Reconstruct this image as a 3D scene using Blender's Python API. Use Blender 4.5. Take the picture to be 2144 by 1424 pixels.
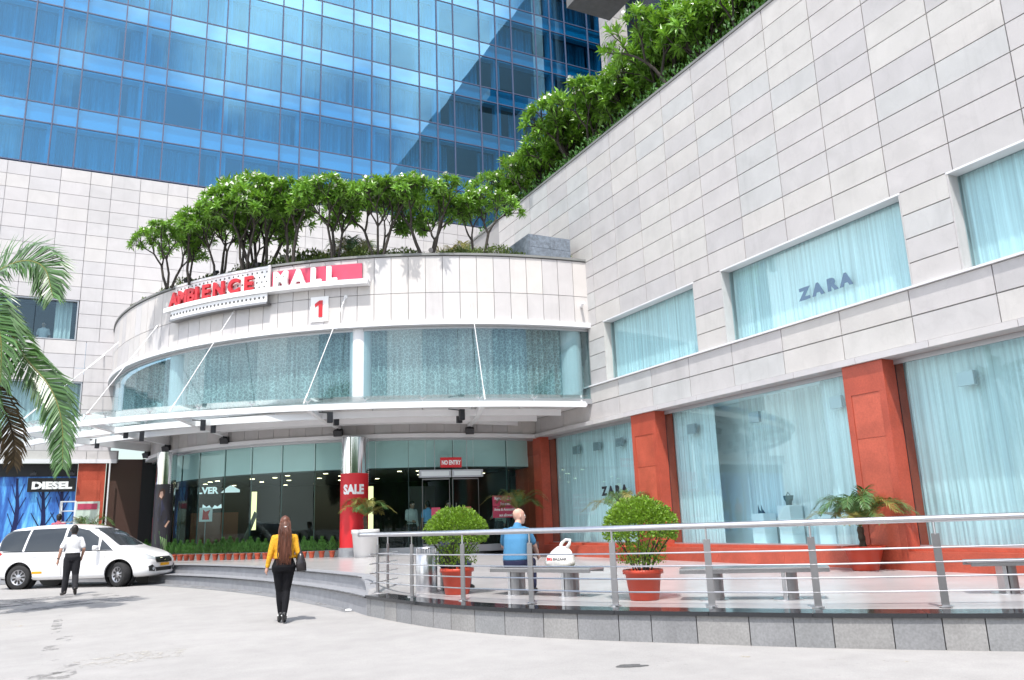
import bpy, bmesh, math, random
from mathutils import Vector, Matrix
from mathutils.bvhtree import BVHTree
random.seed(11)
for o in list(bpy.data.objects): bpy.data.objects.remove(o)
SC = bpy.context.scene
COL = SC.collection
R = math.radians
V = Vector

# ------------------------------------------------------------------ camera
cd = bpy.data.cameras.new('camera'); cam = bpy.data.objects.new('camera', cd); COL.objects.link(cam)
YAW, PITCH, ROLL = .469963, .224957, -.0353523
fw = V((math.sin(YAW)*math.cos(PITCH), math.cos(YAW)*math.cos(PITCH), math.sin(PITCH)))
rt = V((math.cos(YAW), -math.sin(YAW), 0)); up = rt.cross(fw)
rt2 = rt*math.cos(ROLL)+up*math.sin(ROLL); up2 = -rt*math.sin(ROLL)+up*math.cos(ROLL)
mw = Matrix((rt2, up2, -fw)).transposed().to_4x4(); mw.translation = V((0, 0, 1.55))
cam.matrix_world = mw
cd.sensor_width = 36; cd.lens = 27.984; cd.clip_end = 3000; cd.clip_start = .1
SC.camera = cam

# ------------------------------------------------------------------ world, sun, exposure
SUN_EL, SUN_AZ = R(62), math.atan2(-.55, -.83)      # azimuth measured from +Y towards +X
CLOUD = (.4, 0, 1.7)
w = bpy.data.worlds.new('World'); SC.world = w; w.use_nodes = True
nt = w.node_tree; nt.nodes.clear()
out = nt.nodes.new('ShaderNodeOutputWorld'); bg = nt.nodes.new('ShaderNodeBackground')
sky = nt.nodes.new('ShaderNodeTexSky'); sky.sky_type = 'NISHITA'; sky.sun_disc = False
sky.sun_elevation = SUN_EL; sky.sun_rotation = SUN_AZ; sky.dust_density = 2.0; sky.air_density = 1.2
tc = nt.nodes.new('ShaderNodeTexCoord'); nz = nt.nodes.new('ShaderNodeTexNoise')
nz.inputs['Scale'].default_value = 1.7; nz.inputs['Detail'].default_value = 7; nz.inputs['Roughness'].default_value = .55
rp = nt.nodes.new('ShaderNodeValToRGB'); rp.color_ramp.elements[0].position = .46; rp.color_ramp.elements[1].position = .64
rp.color_ramp.elements[1].color = (.85, .85, .85, 1)
mx = nt.nodes.new('ShaderNodeMix'); mx.data_type = 'RGBA'
mx.inputs['B'].default_value = (15.0, 15.2, 15.6, 1)
mpw = nt.nodes.new('ShaderNodeMapping'); mpw.inputs['Location'].default_value = CLOUD; nt.links.new(tc.outputs['Generated'], mpw.inputs['Vector']); nt.links.new(mpw.outputs['Vector'], nz.inputs['Vector']); nt.links.new(nz.outputs['Fac'], rp.inputs['Fac'])
nt.links.new(rp.outputs['Color'], mx.inputs['Factor']); nt.links.new(sky.outputs['Color'], mx.inputs['A'])
nt.links.new(mx.outputs['Result'], bg.inputs['Color']); bg.inputs['Strength'].default_value = .15
nt.links.new(bg.outputs['Background'], out.inputs['Surface'])
sl = bpy.data.lights.new('sun', 'SUN'); sl.energy = 3.4; sl.angle = R(.8); sl.color = (1, .965, .91)
so = bpy.data.objects.new('sun', sl); COL.objects.link(so); so.location = (-20, -30, 60)
sd = V((math.sin(SUN_AZ)*math.cos(SUN_EL), math.cos(SUN_AZ)*math.cos(SUN_EL), math.sin(SUN_EL)))
so.rotation_euler = sd.to_track_quat('Z', 'Y').to_euler()
SC.view_settings.view_transform = 'Standard'; SC.view_settings.look = 'None'
SC.view_settings.exposure = .58; SC.view_settings.gamma = 1; SC.view_settings.use_curve_mapping = False
SC.render.engine = 'CYCLES'
SC.cycles.max_bounces = 10; SC.cycles.transparent_max_bounces = 24; SC.cycles.glossy_bounces = 5
SC.cycles.diffuse_bounces = 4; SC.cycles.transmission_bounces = 8
SC.cycles.caustics_reflective = False; SC.cycles.caustics_refractive = False
SC.cycles.use_denoising = True
SC.cycles.sample_clamp_indirect = 4

# ------------------------------------------------------------------ helpers
def tag(o, label=None, cat=None, group=None, kind=None):
    if label: o['label'] = label
    if cat: o['category'] = cat
    if group: o['group'] = group
    if kind: o['kind'] = kind
    return o
def empty(name, loc, label, cat, group=None, rz=0):
    o = bpy.data.objects.new(name, None); COL.objects.link(o); o.location = loc; o.rotation_euler = (0, 0, rz)
    o.empty_display_size = .2
    return tag(o, label, cat, group)
def link(name, me, mats=None, parent=None, world=True, smooth=False, kind=None):
    """link a mesh; world=True: vertices are in world space and the (unrotated) parent chain is subtracted"""
    o = bpy.data.objects.new(name, me); COL.objects.link(o)
    if mats is not None and not me.materials:
        for m in (mats if isinstance(mats, (list, tuple)) else [mats]): me.materials.append(m)
    if parent:
        o.parent = parent
        if world:
            p = parent; s = V((0, 0, 0))
            while p: s += p.location; p = p.parent
            o.location = -s
    if smooth:
        for p in me.polygons: p.use_smooth = True
    if kind: o['kind'] = kind
    return o
def put(name, me, loc, parent, rz=0, rot=None, mats=None):
    """shared mesh placed at a world location under an unrotated parent chain"""
    o = bpy.data.objects.new(name, me); COL.objects.link(o)
    if mats is not None and not me.materials: me.materials.append(mats)
    p = parent; s = V((0, 0, 0))
    while p: s += p.location; p = p.parent
    o.parent = parent; o.location = V(loc)-s
    o.rotation_euler = rot if rot else (0, 0, rz)
    return o
def copy_tree(o, parent=None):
    c = o.copy(); COL.objects.link(c); c.parent = parent
    for ch in list(o.children): copy_tree(ch, c)
    return c

class MB:
    def __init__(s): s.v = []; s.f = []; s.m = []; s.mi = 0
    def add(s, vs, fs):
        b = len(s.v); s.v += [tuple(p) for p in vs]
        for f in fs: s.f.append(tuple(b+i for i in f)); s.m.append(s.mi)
        return s
    def quad(s, a, b, c, d): return s.add([a, b, c, d], [(0, 1, 2, 3)])
    def box(s, x0, x1, y0, y1, z0, z1):
        x0, x1 = min(x0, x1), max(x0, x1); y0, y1 = min(y0, y1), max(y0, y1)
        return s.add([(x0, y0, z0), (x1, y0, z0), (x1, y1, z0), (x0, y1, z0), (x0, y0, z1), (x1, y0, z1), (x1, y1, z1), (x0, y1, z1)],
                     [(0, 3, 2, 1), (4, 5, 6, 7), (0, 1, 5, 4), (1, 2, 6, 5), (2, 3, 7, 6), (3, 0, 4, 7)])
    def bar(s, a, b, wd, ht, upv=V((0, 0, 1))):
        """box beam from a to b; wd across, ht along upv"""
        a, b = V(a), V(b); d = (b-a).normalized(); sx = d.cross(upv)
        if sx.length < 1e-5: sx = V((1, 0, 0))
        sx.normalize(); u = sx.cross(d).normalized(); sx *= wd/2; u *= ht/2
        return s.add([a-sx-u, a+sx-u, a+sx+u, a-sx+u, b-sx-u, b+sx-u, b+sx+u, b-sx+u],
                     [(0, 1, 2, 3), (7, 6, 5, 4), (0, 4, 5, 1), (1, 5, 6, 2), (2, 6, 7, 3), (3, 7, 4, 0)])
    def tube(s, pts, rad, n=8, cap=True):
        pts = [V(p) for p in pts]; k = len(pts)
        rad = rad if isinstance(rad, (list, tuple)) else [rad]*k
        ref = None; rings = []
        for i, p in enumerate(pts):
            d = (pts[min(i+1, k-1)]-pts[max(i-1, 0)])
            if d.length < 1e-9: d = V((0, 0, 1))
            d.normalize()
            if ref is None: ref = d.orthogonal().normalized()
            ref = ref-d*ref.dot(d)
            if ref.length < 1e-6: ref = d.orthogonal()
            ref.normalize(); q = d.cross(ref)
            rings.append([p+(ref*math.cos(2*math.pi*j/n)+q*math.sin(2*math.pi*j/n))*rad[i] for j in range(n)])
        vs = [p for r_ in rings for p in r_]; fs = []
        for i in range(k-1):
            for j in range(n):
                fs.append((i*n+j, i*n+(j+1) % n, (i+1)*n+(j+1) % n, (i+1)*n+j))
        if cap: fs.append(tuple(reversed(range(n)))); fs.append(tuple(range((k-1)*n, k*n)))
        return s.add(vs, fs)
    def loft(s, rings, closed=True, cap=True):
        n = len(rings[0]); vs = [p for r_ in rings for p in r_]; fs = []
        for i in range(len(rings)-1):
            for j in range(n if closed else n-1):
                fs.append((i*n+j, i*n+(j+1) % n, (i+1)*n+(j+1) % n, (i+1)*n+j))
        if cap: fs.append(tuple(reversed(range(n)))); fs.append(tuple(range((len(rings)-1)*n, len(rings)*n)))
        return s.add(vs, fs)
    def lathe(s, prof, c=(0, 0, 0), n=24, cap=True):
        return s.loft([[(c[0]+r_*math.cos(2*math.pi*j/n), c[1]+r_*math.sin(2*math.pi*j/n), c[2]+z) for j in range(n)] for r_, z in prof], cap=cap)
    def arc(s, c, r0, r1, a0, a1, z0, z1, n=40, ends=True):
        """curved wall between radii r0 < r1 and angles a0, a1 (degrees)"""
        rings = []
        for i in range(n+1):
            a = R(a0+(a1-a0)*i/n); x, y = math.cos(a), math.sin(a)
            rings.append([(c[0]+r0*x, c[1]+r0*y, z0), (c[0]+r1*x, c[1]+r1*y, z0), (c[0]+r1*x, c[1]+r1*y, z1), (c[0]+r0*x, c[1]+r0*y, z1)])
        return s.loft(rings, cap=ends)
    def me(s, name, mats=None, smooth=False):
        m = bpy.data.meshes.new(name); m.from_pydata(s.v, [], s.f)
        if mats:
            for x in (mats if isinstance(mats, (list, tuple)) else [mats]): m.materials.append(x)
            if len(m.materials) > 1: m.polygons.foreach_set('material_index', s.m)
        m.validate(); 
        bm = bmesh.new(); bm.from_mesh(m); bmesh.ops.recalc_face_normals(bm, faces=bm.faces) if len(s.f) < 60000 else None; bm.to_mesh(m); bm.free()
        if smooth:
            for p in m.polygons: p.use_smooth = True
        return m
    def build(s, name, mats, parent=None, world=True, smooth=False, kind=None):
        return link(name, s.me(name, mats, smooth), None, parent, world, False, kind)

def evaled(o):
    dg = bpy.context.evaluated_depsgraph_get(); dg.update()
    m = bpy.data.meshes.new_from_object(o.evaluated_get(dg)); return m
def text_mesh(s, size, extrude=.02, offset=0, align='CENTER', space=1.0):
    cu = bpy.data.curves.new('lettering', 'FONT'); cu.body = s; cu.size = size; cu.extrude = extrude; cu.offset = offset
    cu.align_x = align; cu.align_y = 'BOTTOM_BASELINE'; cu.space_character = space; cu.resolution_u = 3
    o = bpy.data.objects.new('lettering', cu); COL.objects.link(o)
    m = evaled(o); bpy.data.objects.remove(o); bpy.data.curves.remove(cu)
    return m
def facing(loc, out_dir):
    """matrix for lettering: local x runs to the reader's right, y up, z out of the wall (out_dir)"""
    z = V(out_dir).normalized(); y = V((0, 0, 1)); x = y.cross(z).normalized(); y = z.cross(x)
    m = Matrix((x, y, z)).transposed().to_4x4(); m.translation = V(loc); return m
def letters(name, s, size, mat_, parent, loc, out_dir, extrude=.02, offset=0, sx=1, sy=1, align='CENTER', space=1.0, skew=0):
    m = text_mesh(s, size, extrude, offset, align, space)
    sh = Matrix(((sx, skew, 0, 0), (0, sy, 0, 0), (0, 0, 1, 0), (0, 0, 0, 1)))
    m.transform(facing(loc, out_dir) @ sh); m.materials.clear(); m.materials.append(mat_)
    return link(name, m, None, parent)

# ------------------------------------------------------------------ materials
def nodes(name):
    m = bpy.data.materials.new(name); m.use_nodes = True; t = m.node_tree
    return m, t, t.nodes['Principled BSDF'], t.nodes['Material Output']
def N(t, ty, **kw):
    n = t.nodes.new(ty)
    for k, v in kw.items():
        if k in n.inputs: n.inputs[k].default_value = v
        else: setattr(n, k, v)
    return n
def mat(name, col, rough=.6, metal=0, var=0, vscale=3, bump=0, bscale=40, rnd=0, spec=.5, island=0, stretch=None, coat=0, emit=0, trans=0):
    m, t, p, o = nodes(name)
    p.inputs['Roughness'].default_value = rough; p.inputs['Metallic'].default_value = metal
    p.inputs['Specular IOR Level'].default_value = spec; p.inputs['Coat Weight'].default_value = coat
    c = (*col, 1); p.inputs['Base Color'].default_value = c
    src = None
    if var or bump:
        g = N(t, 'ShaderNodeNewGeometry'); vec = g.outputs['Position']
        if stretch:
            mp = N(t, 'ShaderNodeMapping'); mp.inputs['Scale'].default_value = stretch; t.links.new(vec, mp.inputs['Vector']); vec = mp.outputs['Vector']
    val = None
    if var:
        n1 = N(t, 'ShaderNodeTexNoise', Scale=vscale, Detail=6.0, Roughness=.62); t.links.new(vec, n1.inputs['Vector'])
        r_ = N(t, 'ShaderNodeMapRange'); r_.inputs['From Min'].default_value = .25; r_.inputs['From Max'].default_value = .75
        r_.inputs['To Min'].default_value = 1-var; r_.inputs['To Max'].default_value = 1+var
        t.links.new(n1.outputs['Fac'], r_.inputs['Value']); val = r_.outputs['Result']
    if rnd or island:
        s_ = N(t, 'ShaderNodeObjectInfo').outputs['Random'] if rnd else N(t, 'ShaderNodeNewGeometry').outputs['Random Per Island']
        a = rnd or island
        r2 = N(t, 'ShaderNodeMapRange'); r2.inputs['To Min'].default_value = 1-a; r2.inputs['To Max'].default_value = 1+a
        t.links.new(s_, r2.inputs['Value'])
        if val:
            mm = N(t, 'ShaderNodeMath', operation='MULTIPLY'); t.links.new(val, mm.inputs[0]); t.links.new(r2.outputs['Result'], mm.inputs[1]); val = mm.outputs[0]
        else: val = r2.outputs['Result']
    if val:
        hs = N(t, 'ShaderNodeHueSaturation'); hs.inputs['Color'].default_value = c; t.links.new(val, hs.inputs['Value']); t.links.new(hs.outputs['Color'], p.inputs['Base Color'])
    if bump:
        n2 = N(t, 'ShaderNodeTexNoise', Scale=bscale, Detail=4.0); t.links.new(vec, n2.inputs['Vector'])
        b = N(t, 'ShaderNodeBump'); b.inputs['Strength'].default_value = bump; b.inputs['Distance'].default_value = .02
        t.links.new(n2.outputs['Fac'], b.inputs['Height']); t.links.new(b.outputs['Normal'], p.inputs['Normal'])
    if emit: p.inputs['Emission Color'].default_value = c; p.inputs['Emission Strength'].default_value = emit
    if trans:
        tr = N(t, 'ShaderNodeBsdfTranslucent'); tr.inputs['Color'].default_value = (col[0]*1.6, col[1]*1.5, col[2]*.8, 1)
        ms = N(t, 'ShaderNodeMixShader'); ms.inputs[0].default_value = trans
        t.links.new(p.outputs[0], ms.inputs[1]); t.links.new(tr.outputs[0], ms.inputs[2]); t.links.new(ms.outputs[0], o.inputs[0])
    return m
def stone(name, tones, rough=.55, fine=90, vein=.0, amp=.05, grain=.07):
    """cladding: tone picked per panel, fine grain, faint cloudy bands and veins"""
    m, t, p, o = nodes(name); p.inputs['Roughness'].default_value = rough; p.inputs['Specular IOR Level'].default_value = .3
    oi = N(t, 'ShaderNodeObjectInfo'); cr = N(t, 'ShaderNodeValToRGB'); cr.color_ramp.interpolation = 'CONSTANT'
    el = cr.color_ramp.elements
    while len(el) < len(tones): el.new(.5)
    for i, c in enumerate(tones): el[i].position = i/len(tones); el[i].color = (*c, 1)
    t.links.new(oi.outputs['Random'], cr.inputs['Fac'])
    g = N(t, 'ShaderNodeNewGeometry'); cmb = N(t, 'ShaderNodeVectorMath', operation='ADD')
    sc_ = N(t, 'ShaderNodeMath', operation='MULTIPLY'); sc_.inputs[1].default_value = 57
    t.links.new(oi.outputs['Random'], sc_.inputs[0]); t.links.new(g.outputs['Position'], cmb.inputs[0]); t.links.new(sc_.outputs[0], cmb.inputs[1])
    n1 = N(t, 'ShaderNodeTexNoise', Scale=1.6, Detail=5.0, Distortion=.6); t.links.new(cmb.outputs[0], n1.inputs['Vector'])
    n2 = N(t, 'ShaderNodeTexNoise', Scale=float(fine), Detail=2.0); t.links.new(g.outputs['Position'], n2.inputs['Vector'])
    n3 = N(t, 'ShaderNodeTexWave', Scale=.9, Distortion=14.0, Detail=3.0); n3.inputs['Detail Scale'].default_value = 1.4; t.links.new(cmb.outputs[0], n3.inputs['Vector'])
    r1 = N(t, 'ShaderNodeMapRange'); r1.inputs['From Min'].default_value = .3; r1.inputs['From Max'].default_value = .7; r1.inputs['To Min'].default_value = 1-amp; r1.inputs['To Max'].default_value = 1+amp; t.links.new(n1.outputs['Fac'], r1.inputs['Value'])
    r2 = N(t, 'ShaderNodeMapRange'); r2.inputs['To Min'].default_value = 1-grain; r2.inputs['To Max'].default_value = 1+grain; t.links.new(n2.outputs['Fac'], r2.inputs['Value'])
    r3 = N(t, 'ShaderNodeMapRange'); r3.inputs['From Min'].default_value = .0; r3.inputs['From Max'].default_value = .06; r3.inputs['To Min'].default_value = 1-vein; r3.inputs['To Max'].default_value = 1; t.links.new(n3.outputs['Fac'], r3.inputs['Value'])
    a = N(t, 'ShaderNodeMath', operation='MULTIPLY'); b = N(t, 'ShaderNodeMath', operation='MULTIPLY')
    t.links.new(r1.outputs[0], a.inputs[0]); t.links.new(r2.outputs[0], a.inputs[1]); t.links.new(a.outputs[0], b.inputs[0]); t.links.new(r3.outputs[0], b.inputs[1])
    mp4 = N(t, 'ShaderNodeMapping'); mp4.inputs['Scale'].default_value = (2.6, 2.6, .16); t.links.new(g.outputs['Position'], mp4.inputs['Vector'])
    n4 = N(t, 'ShaderNodeTexNoise', Scale=1.0, Detail=5.0, Roughness=.7); t.links.new(mp4.outputs[0], n4.inputs['Vector'])
    r4 = N(t, 'ShaderNodeMapRange'); r4.inputs['From Min'].default_value = .55; r4.inputs['From Max'].default_value = .75; r4.inputs['To Min'].default_value = 1.0; r4.inputs['To Max'].default_value = .90; t.links.new(n4.outputs['Fac'], r4.inputs['Value'])
    b2 = N(t, 'ShaderNodeMath', operation='MULTIPLY'); t.links.new(b.outputs[0], b2.inputs[0]); t.links.new(r4.outputs[0], b2.inputs[1]); b = b2
    hs = N(t, 'ShaderNodeHueSaturation'); t.links.new(cr.outputs['Color'], hs.inputs['Color']); t.links.new(b.outputs[0], hs.inputs['Value']); t.links.new(hs.outputs['Color'], p.inputs['Base Color'])
    return m
def glass(name, tint, refl, fac=.12, wav=0.0, rough=.0, ior=1.5):
    """pane: see-through tint plus a mirror film; 'fac' is the reflectance seen straight on"""
    m, t, p, o = nodes(name); t.nodes.remove(p)
    tr = N(t, 'ShaderNodeBsdfTransparent'); tr.inputs['Color'].default_value = (*[c**.5 for c in tint], 1)
    gl = N(t, 'ShaderNodeBsdfGlossy'); gl.inputs['Color'].default_value = (*refl, 1); gl.inputs['Roughness'].default_value = rough
    lw = N(t, 'ShaderNodeLayerWeight'); lw.inputs['Blend'].default_value = .5
    pw_ = N(t, 'ShaderNodeMath', operation='POWER'); pw_.inputs[1].default_value = 5.0; t.links.new(lw.outputs['Facing'], pw_.inputs[0])
    r_ = N(t, 'ShaderNodeMapRange'); r_.inputs['To Min'].default_value = fac*.55; r_.inputs['To Max'].default_value = 1.0
    t.links.new(pw_.outputs[0], r_.inputs['Value'])
    ms = N(t, 'ShaderNodeMixShader'); t.links.new(r_.outputs[0], ms.inputs[0]); t.links.new(tr.outputs[0], ms.inputs[1]); t.links.new(gl.outputs[0], ms.inputs[2])
    if wav:
        g = N(t, 'ShaderNodeNewGeometry'); n2 = N(t, 'ShaderNodeTexNoise', Scale=.7, Detail=1.0); t.links.new(g.outputs['Position'], n2.inputs['Vector'])
        b = N(t, 'ShaderNodeBump'); b.inputs['Strength'].default_value = wav; b.inputs['Distance'].default_value = .05
        t.links.new(n2.outputs['Fac'], b.inputs['Height']); t.links.new(b.outputs['Normal'], gl.inputs['Normal'])
    t.links.new(ms.outputs[0], o.inputs['Surface']); return m
def curtain_mat(name, col, pattern=0, streak=.18, sc=7):
    m, t, p, o = nodes(name); p.inputs['Roughness'].default_value = .9; p.inputs['Specular IOR Level'].default_value = .1
    g = N(t, 'ShaderNodeNewGeometry'); mp = N(t, 'ShaderNodeMapping'); mp.inputs['Scale'].default_value = (sc, sc, .12); t.links.new(g.outputs['Position'], mp.inputs['Vector'])
    n1 = N(t, 'ShaderNodeTexNoise', Scale=1.0, Detail=5.0, Roughness=.7); t.links.new(mp.outputs[0], n1.inputs['Vector'])
    r_ = N(t, 'ShaderNodeMapRange'); r_.inputs['From Min'].default_value = .3; r_.inputs['From Max'].default_value = .7; r_.inputs['To Min'].default_value = 1-streak*2; r_.inputs['To Max'].default_value = 1.05; t.links.new(n1.outputs['Fac'], r_.inputs['Value'])
    val = r_.outputs[0]
    if pattern:
        vo = N(t, 'ShaderNodeTexVoronoi', Scale=9.0, feature='DISTANCE_TO_EDGE'); t.links.new(g.outputs['Position'], vo.inputs['Vector'])
        r4 = N(t, 'ShaderNodeMapRange'); r4.inputs['From Min'].default_value = .03; r4.inputs['From Max'].default_value = .09; r4.inputs['To Min'].default_value = 1+pattern; r4.inputs['To Max'].default_value = 1-pattern*.4; t.links.new(vo.outputs['Distance'], r4.inputs['Value'])
        mm = N(t, 'ShaderNodeMath', operation='MULTIPLY'); t.links.new(val, mm.inputs[0]); t.links.new(r4.outputs[0], mm.inputs[1]); val = mm.outputs[0]
    hs = N(t, 'ShaderNodeHueSaturation'); hs.inputs['Color'].default_value = (*col, 1); t.links.new(val, hs.inputs['Value']); t.links.new(hs.outputs['Color'], p.inputs['Base Color'])
    return m

M = {}
M['stone_wing'] = stone('grey_granite_panel', [(.51, .49, .48), (.49, .475, .47), (.525, .51, .49), (.475, .46, .46), (.49, .49, .485), (.53, .51, .49), (.505, .485, .48)], vein=.03, amp=.07)
M['stone_tower'] = stone('pale_granite_panel', [(.535, .515, .52), (.515, .50, .51), (.55, .53, .525), (.525, .51, .515), (.505, .49, .495)])
M['stone_drum'] = stone('cream_granite_panel', [(.57, .545, .53), (.55, .53, .52), (.59, .56, .54), (.56, .545, .545), (.53, .51, .51)])
M['joint'] = mat('grey_joint', (.33, .32, .32), .9); M['joint_pale'] = mat('pale_joint', (.42, .405, .41), .9)  # grey core colour that shows in the gaps between panels
M['trim'] = mat('white_trim', (.72, .72, .74), .45, var=.04, vscale=2)
M['soffit'] = mat('grey_soffit', (.80, .80, .80), .7, var=.04)
M['coping'] = mat('dark_coping', (.20, .205, .20), .6, var=.2, vscale=2)
M['red'] = stone('red_granite', [(.44, .085, .050), (.41, .077, .045), (.46, .090, .054)], rough=.34, fine=30, amp=.16, grain=.24)
M['red_panel'] = stone('red_granite_inset', [(.48, .102, .060), (.46, .094, .055)], rough=.28, fine=30, amp=.16, grain=.24)
M['steel'] = mat('brushed_steel', (.60, .60, .62), .28, 1, var=.08, vscale=12)
M['steel_dark'] = mat('dull_steel', (.30, .295, .30), .40, 1, var=.1)
M['chrome'] = mat('polished_steel', (.74, .74, .76), .10, 1)
M['white_steel'] = mat('white_painted_steel', (.80, .80, .81), .4, var=.03)
M['black_box'] = mat('black_lamp_housing', (.016, .017, .022), .45)
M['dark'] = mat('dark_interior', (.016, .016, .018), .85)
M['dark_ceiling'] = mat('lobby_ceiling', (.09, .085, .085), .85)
M['pale_wall'] = mat('pale_interior', (.80, .81, .81), .8)
M['shopwhite'] = mat('shop_white', (.86, .88, .88), .7)
M['cur_white'] = curtain_mat('sheer_white_curtain', (.90, .93, .93), streak=.20, sc=15)
M['cur_tower'] = curtain_mat('hotel_net_curtain', (.84, .88, .90), streak=.42, sc=4)
M['cur_pattern'] = curtain_mat('patterned_curtain', (.42, .50, .50), pattern=.55, streak=.24, sc=6)
M['g_tower'] = glass('blue_mirror_glass', (.10, .44, .70), (.50, .86, 1.0), .40, wav=.05)
M['g_spandrel'] = glass('blue_spandrel_glass', (.04, .60, .95), (.68, .93, 1.0), .52, wav=.05)
M['spandrel_back'] = mat('spandrel_backing', (.70, .82, .86), .6)
M['g_shop'] = glass('teal_shop_glass', (.74, .935, .965), (.9, 1, 1), .07, wav=.03)
M['g_drum'] = glass('grey_green_glass', (.62, .78, .80), (.88, .97, 1), .12, wav=.03)
M['g_lobby'] = glass('lobby_glass', (.66, .84, .83), (.9, 1, .98), .028, wav=.03)
M['g_canopy'] = glass('canopy_glass', (.90, .96, .95), (.95, 1, 1), .06)
M['mullion'] = mat('blue_grey_mullion', (.075, .10, .18), .5)
M['alu'] = mat('aluminium_frame', (.45, .46, .48), .4, .6)
M['letter_red'] = mat('red_letter', (.52, .012, .022), .35)
M['letter_white'] = mat('white_letter', (.86, .86, .86), .4)
M['sign_pink'] = mat('faded_red_panel', (.52, .060, .12), .5, var=.12, vscale=3)
M['sign_red'] = mat('bright_red_sign', (.60, .012, .02), .45)
M['letter_black'] = mat('black_letter', (.012, .014, .022), .5)
M['letter_navy'] = mat('navy_letter', (.10, .17, .26), .5)
M['hole'] = mat('perforation', (.11, .11, .11), .9)
M['lampglow'] = mat('downlight_glow', (1, .80, .50), .5, emit=9)
M['tubeglow'] = mat('warm_light_tube', (1, .86, .45), .5, emit=1.1)
M['signglow'] = mat('added_letter_glow', (.75, .85, .9), .5, emit=.55)  # slight glow added so the lettering reads in the dark lobby
M['black'] = mat('black_plastic', (.012, .012, .013), .4)
M['granite_grey'] = stone('grey_speckled_granite', [(.245, .243, .245), (.22, .222, .228), (.265, .26, .255), (.235, .238, .242)], fine=38, amp=.12, grain=.30)
M['granite_black'] = mat('polished_black_granite', (.022, .024, .028), .12, var=.3, vscale=60)
M['granite_step'] = mat('grey_step_granite', (.27, .275, .295), .5, var=.18, vscale=5, bump=.03, bscale=90)
M['granite_blue'] = mat('blue_grey_stone', (.17, .20, .24), .45, var=.5, vscale=9)
# ================================================================== the setting
XR, YT = 13.65, 36.4
CD, RD = (14.52, 36.0), 14.71          # upper rotunda drum
CF, RF = (12.08, 35.8), 10.69          # ground-floor rotunda face
CC, RC = (15.55, 42.15), 21.68         # canopy arc
ZP, ZE = .41, .66                      # plaza, entrance podium
def road_z(x, y): return .006*y
def pol(c, r_, a, z=0): return V((c[0]+r_*math.cos(R(a)), c[1]+r_*math.sin(R(a)), z))
def sm(x): x = max(0, min(1, x)); return x*x*(3-2*x)

def road_mat():
    m, t, p, o = nodes('sunbleached_concrete_road'); p.inputs['Roughness'].default_value = .85; p.inputs['Specular IOR Level'].default_value = .2
    g = N(t, 'ShaderNodeNewGeometry')
    def no(s, d, r0, r1, a, b):
        n = N(t, 'ShaderNodeTexNoise', Scale=s, Detail=d, Roughness=.65); t.links.new(g.outputs['Position'], n.inputs['Vector'])
        r_ = N(t, 'ShaderNodeMapRange'); r_.inputs['From Min'].default_value = r0; r_.inputs['From Max'].default_value = r1; r_.inputs['To Min'].default_value = a; r_.inputs['To Max'].default_value = b
        t.links.new(n.outputs['Fac'], r_.inputs['Value']); return r_.outputs[0]
    a = no(.22, 5., .35, .65, .91, 1.06); b = no(2.3, 8., .3, .7, .93, 1.06); c = no(75., 3., .3, .7, .90, 1.10)
    sp = no(11., 2., .70, .76, 1., .82)
    x = a
    for y in (b, c, sp):
        mm = N(t, 'ShaderNodeMath', operation='MULTIPLY'); t.links.new(x, mm.inputs[0]); t.links.new(y, mm.inputs[1]); x = mm.outputs[0]
    hs = N(t, 'ShaderNodeHueSaturation'); hs.inputs['Color'].default_value = (.35, .34, .333, 1); t.links.new(x, hs.inputs['Value']); t.links.new(hs.outputs[0], p.inputs['Base Color'])
    n2 = N(t, 'ShaderNodeTexNoise', Scale=60., Detail=4.); t.links.new(g.outputs['Position'], n2.inputs['Vector'])
    bp = N(t, 'ShaderNodeBump'); bp.inputs['Strength'].default_value = .25; bp.inputs['Distance'].default_value = .01; t.links.new(n2.outputs['Fac'], bp.inputs['Height']); t.links.new(bp.outputs[0], p.inputs['Normal'])
    return m
b = MB(); b.quad((-900, -900, .006*-40-.02), (900, -900, .006*-40-.02), (900, 900, -.26), (-900, 900, -.26))
tag(b.build('ground', mat('dusty_ground', (.28, .26, .24), .9, var=.1)), kind='structure')
b = MB(); b.quad((-45, -40, road_z(0, -40)), (45, -40, road_z(0, -40)), (45, 45, road_z(0, 45)), (-45, 45, road_z(0, 45)))
tag(b.build('road', road_mat()), kind='structure')

# plaza outline: retaining-wall line from the right edge of the photo round to the car
WALL = [(12.6, 2.35), (10.9, 3.75), (9.95, 4.55), (8.84, 5.55), (8.36, 6.0), (7.57, 6.79), (6.98, 7.47), (6.4, 8.2), (5.87, 8.86), (5.4, 9.52), (4.92, 10.36), (4.5, 11.5), (4.28, 12.55), (4.1, 13.9)]
STEP1 = [(4.1, 13.9), (4.09, 15.36), (3.92, 17.5), (3.55, 20.0), (3.06, 22.18), (2.4, 24.4), (1.66, 26.28), (.2, 28.9), (-2.5, 31.6), (-7, 33.2), (-14, 33.9)]
STEP2 = [(4.12, 13.92), (4.34, 14.7), (4.42, 15.5), (4.2, 17.9), (3.85, 20.3), (3.36, 22.7), (2.72, 24.9), (1.95, 26.8), (.5, 29.4), (-2.3, 32.1), (-7, 33.7), (-14, 34.4)]
def spline(pts, n):
    P = [V((p[0], p[1], 0)) for p in pts]; P = [P[0]*2-P[1]]+P+[P[-1]*2-P[-2]]; o = []
    for i in range(1, len(P)-2):
        for k in range(n):
            t = k/n; a, b_, c, d = P[i-1:i+3]
            o.append(.5*((2*b_)+(-a+c)*t+(2*a-5*b_+4*c-d)*t*t+(-a+3*b_-3*c+d)*t**3))
    o.append(P[-2]); return o
wl = spline(WALL, 6); s1 = spline(STEP1, 5); s2 = spline(STEP2, 5)
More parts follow.
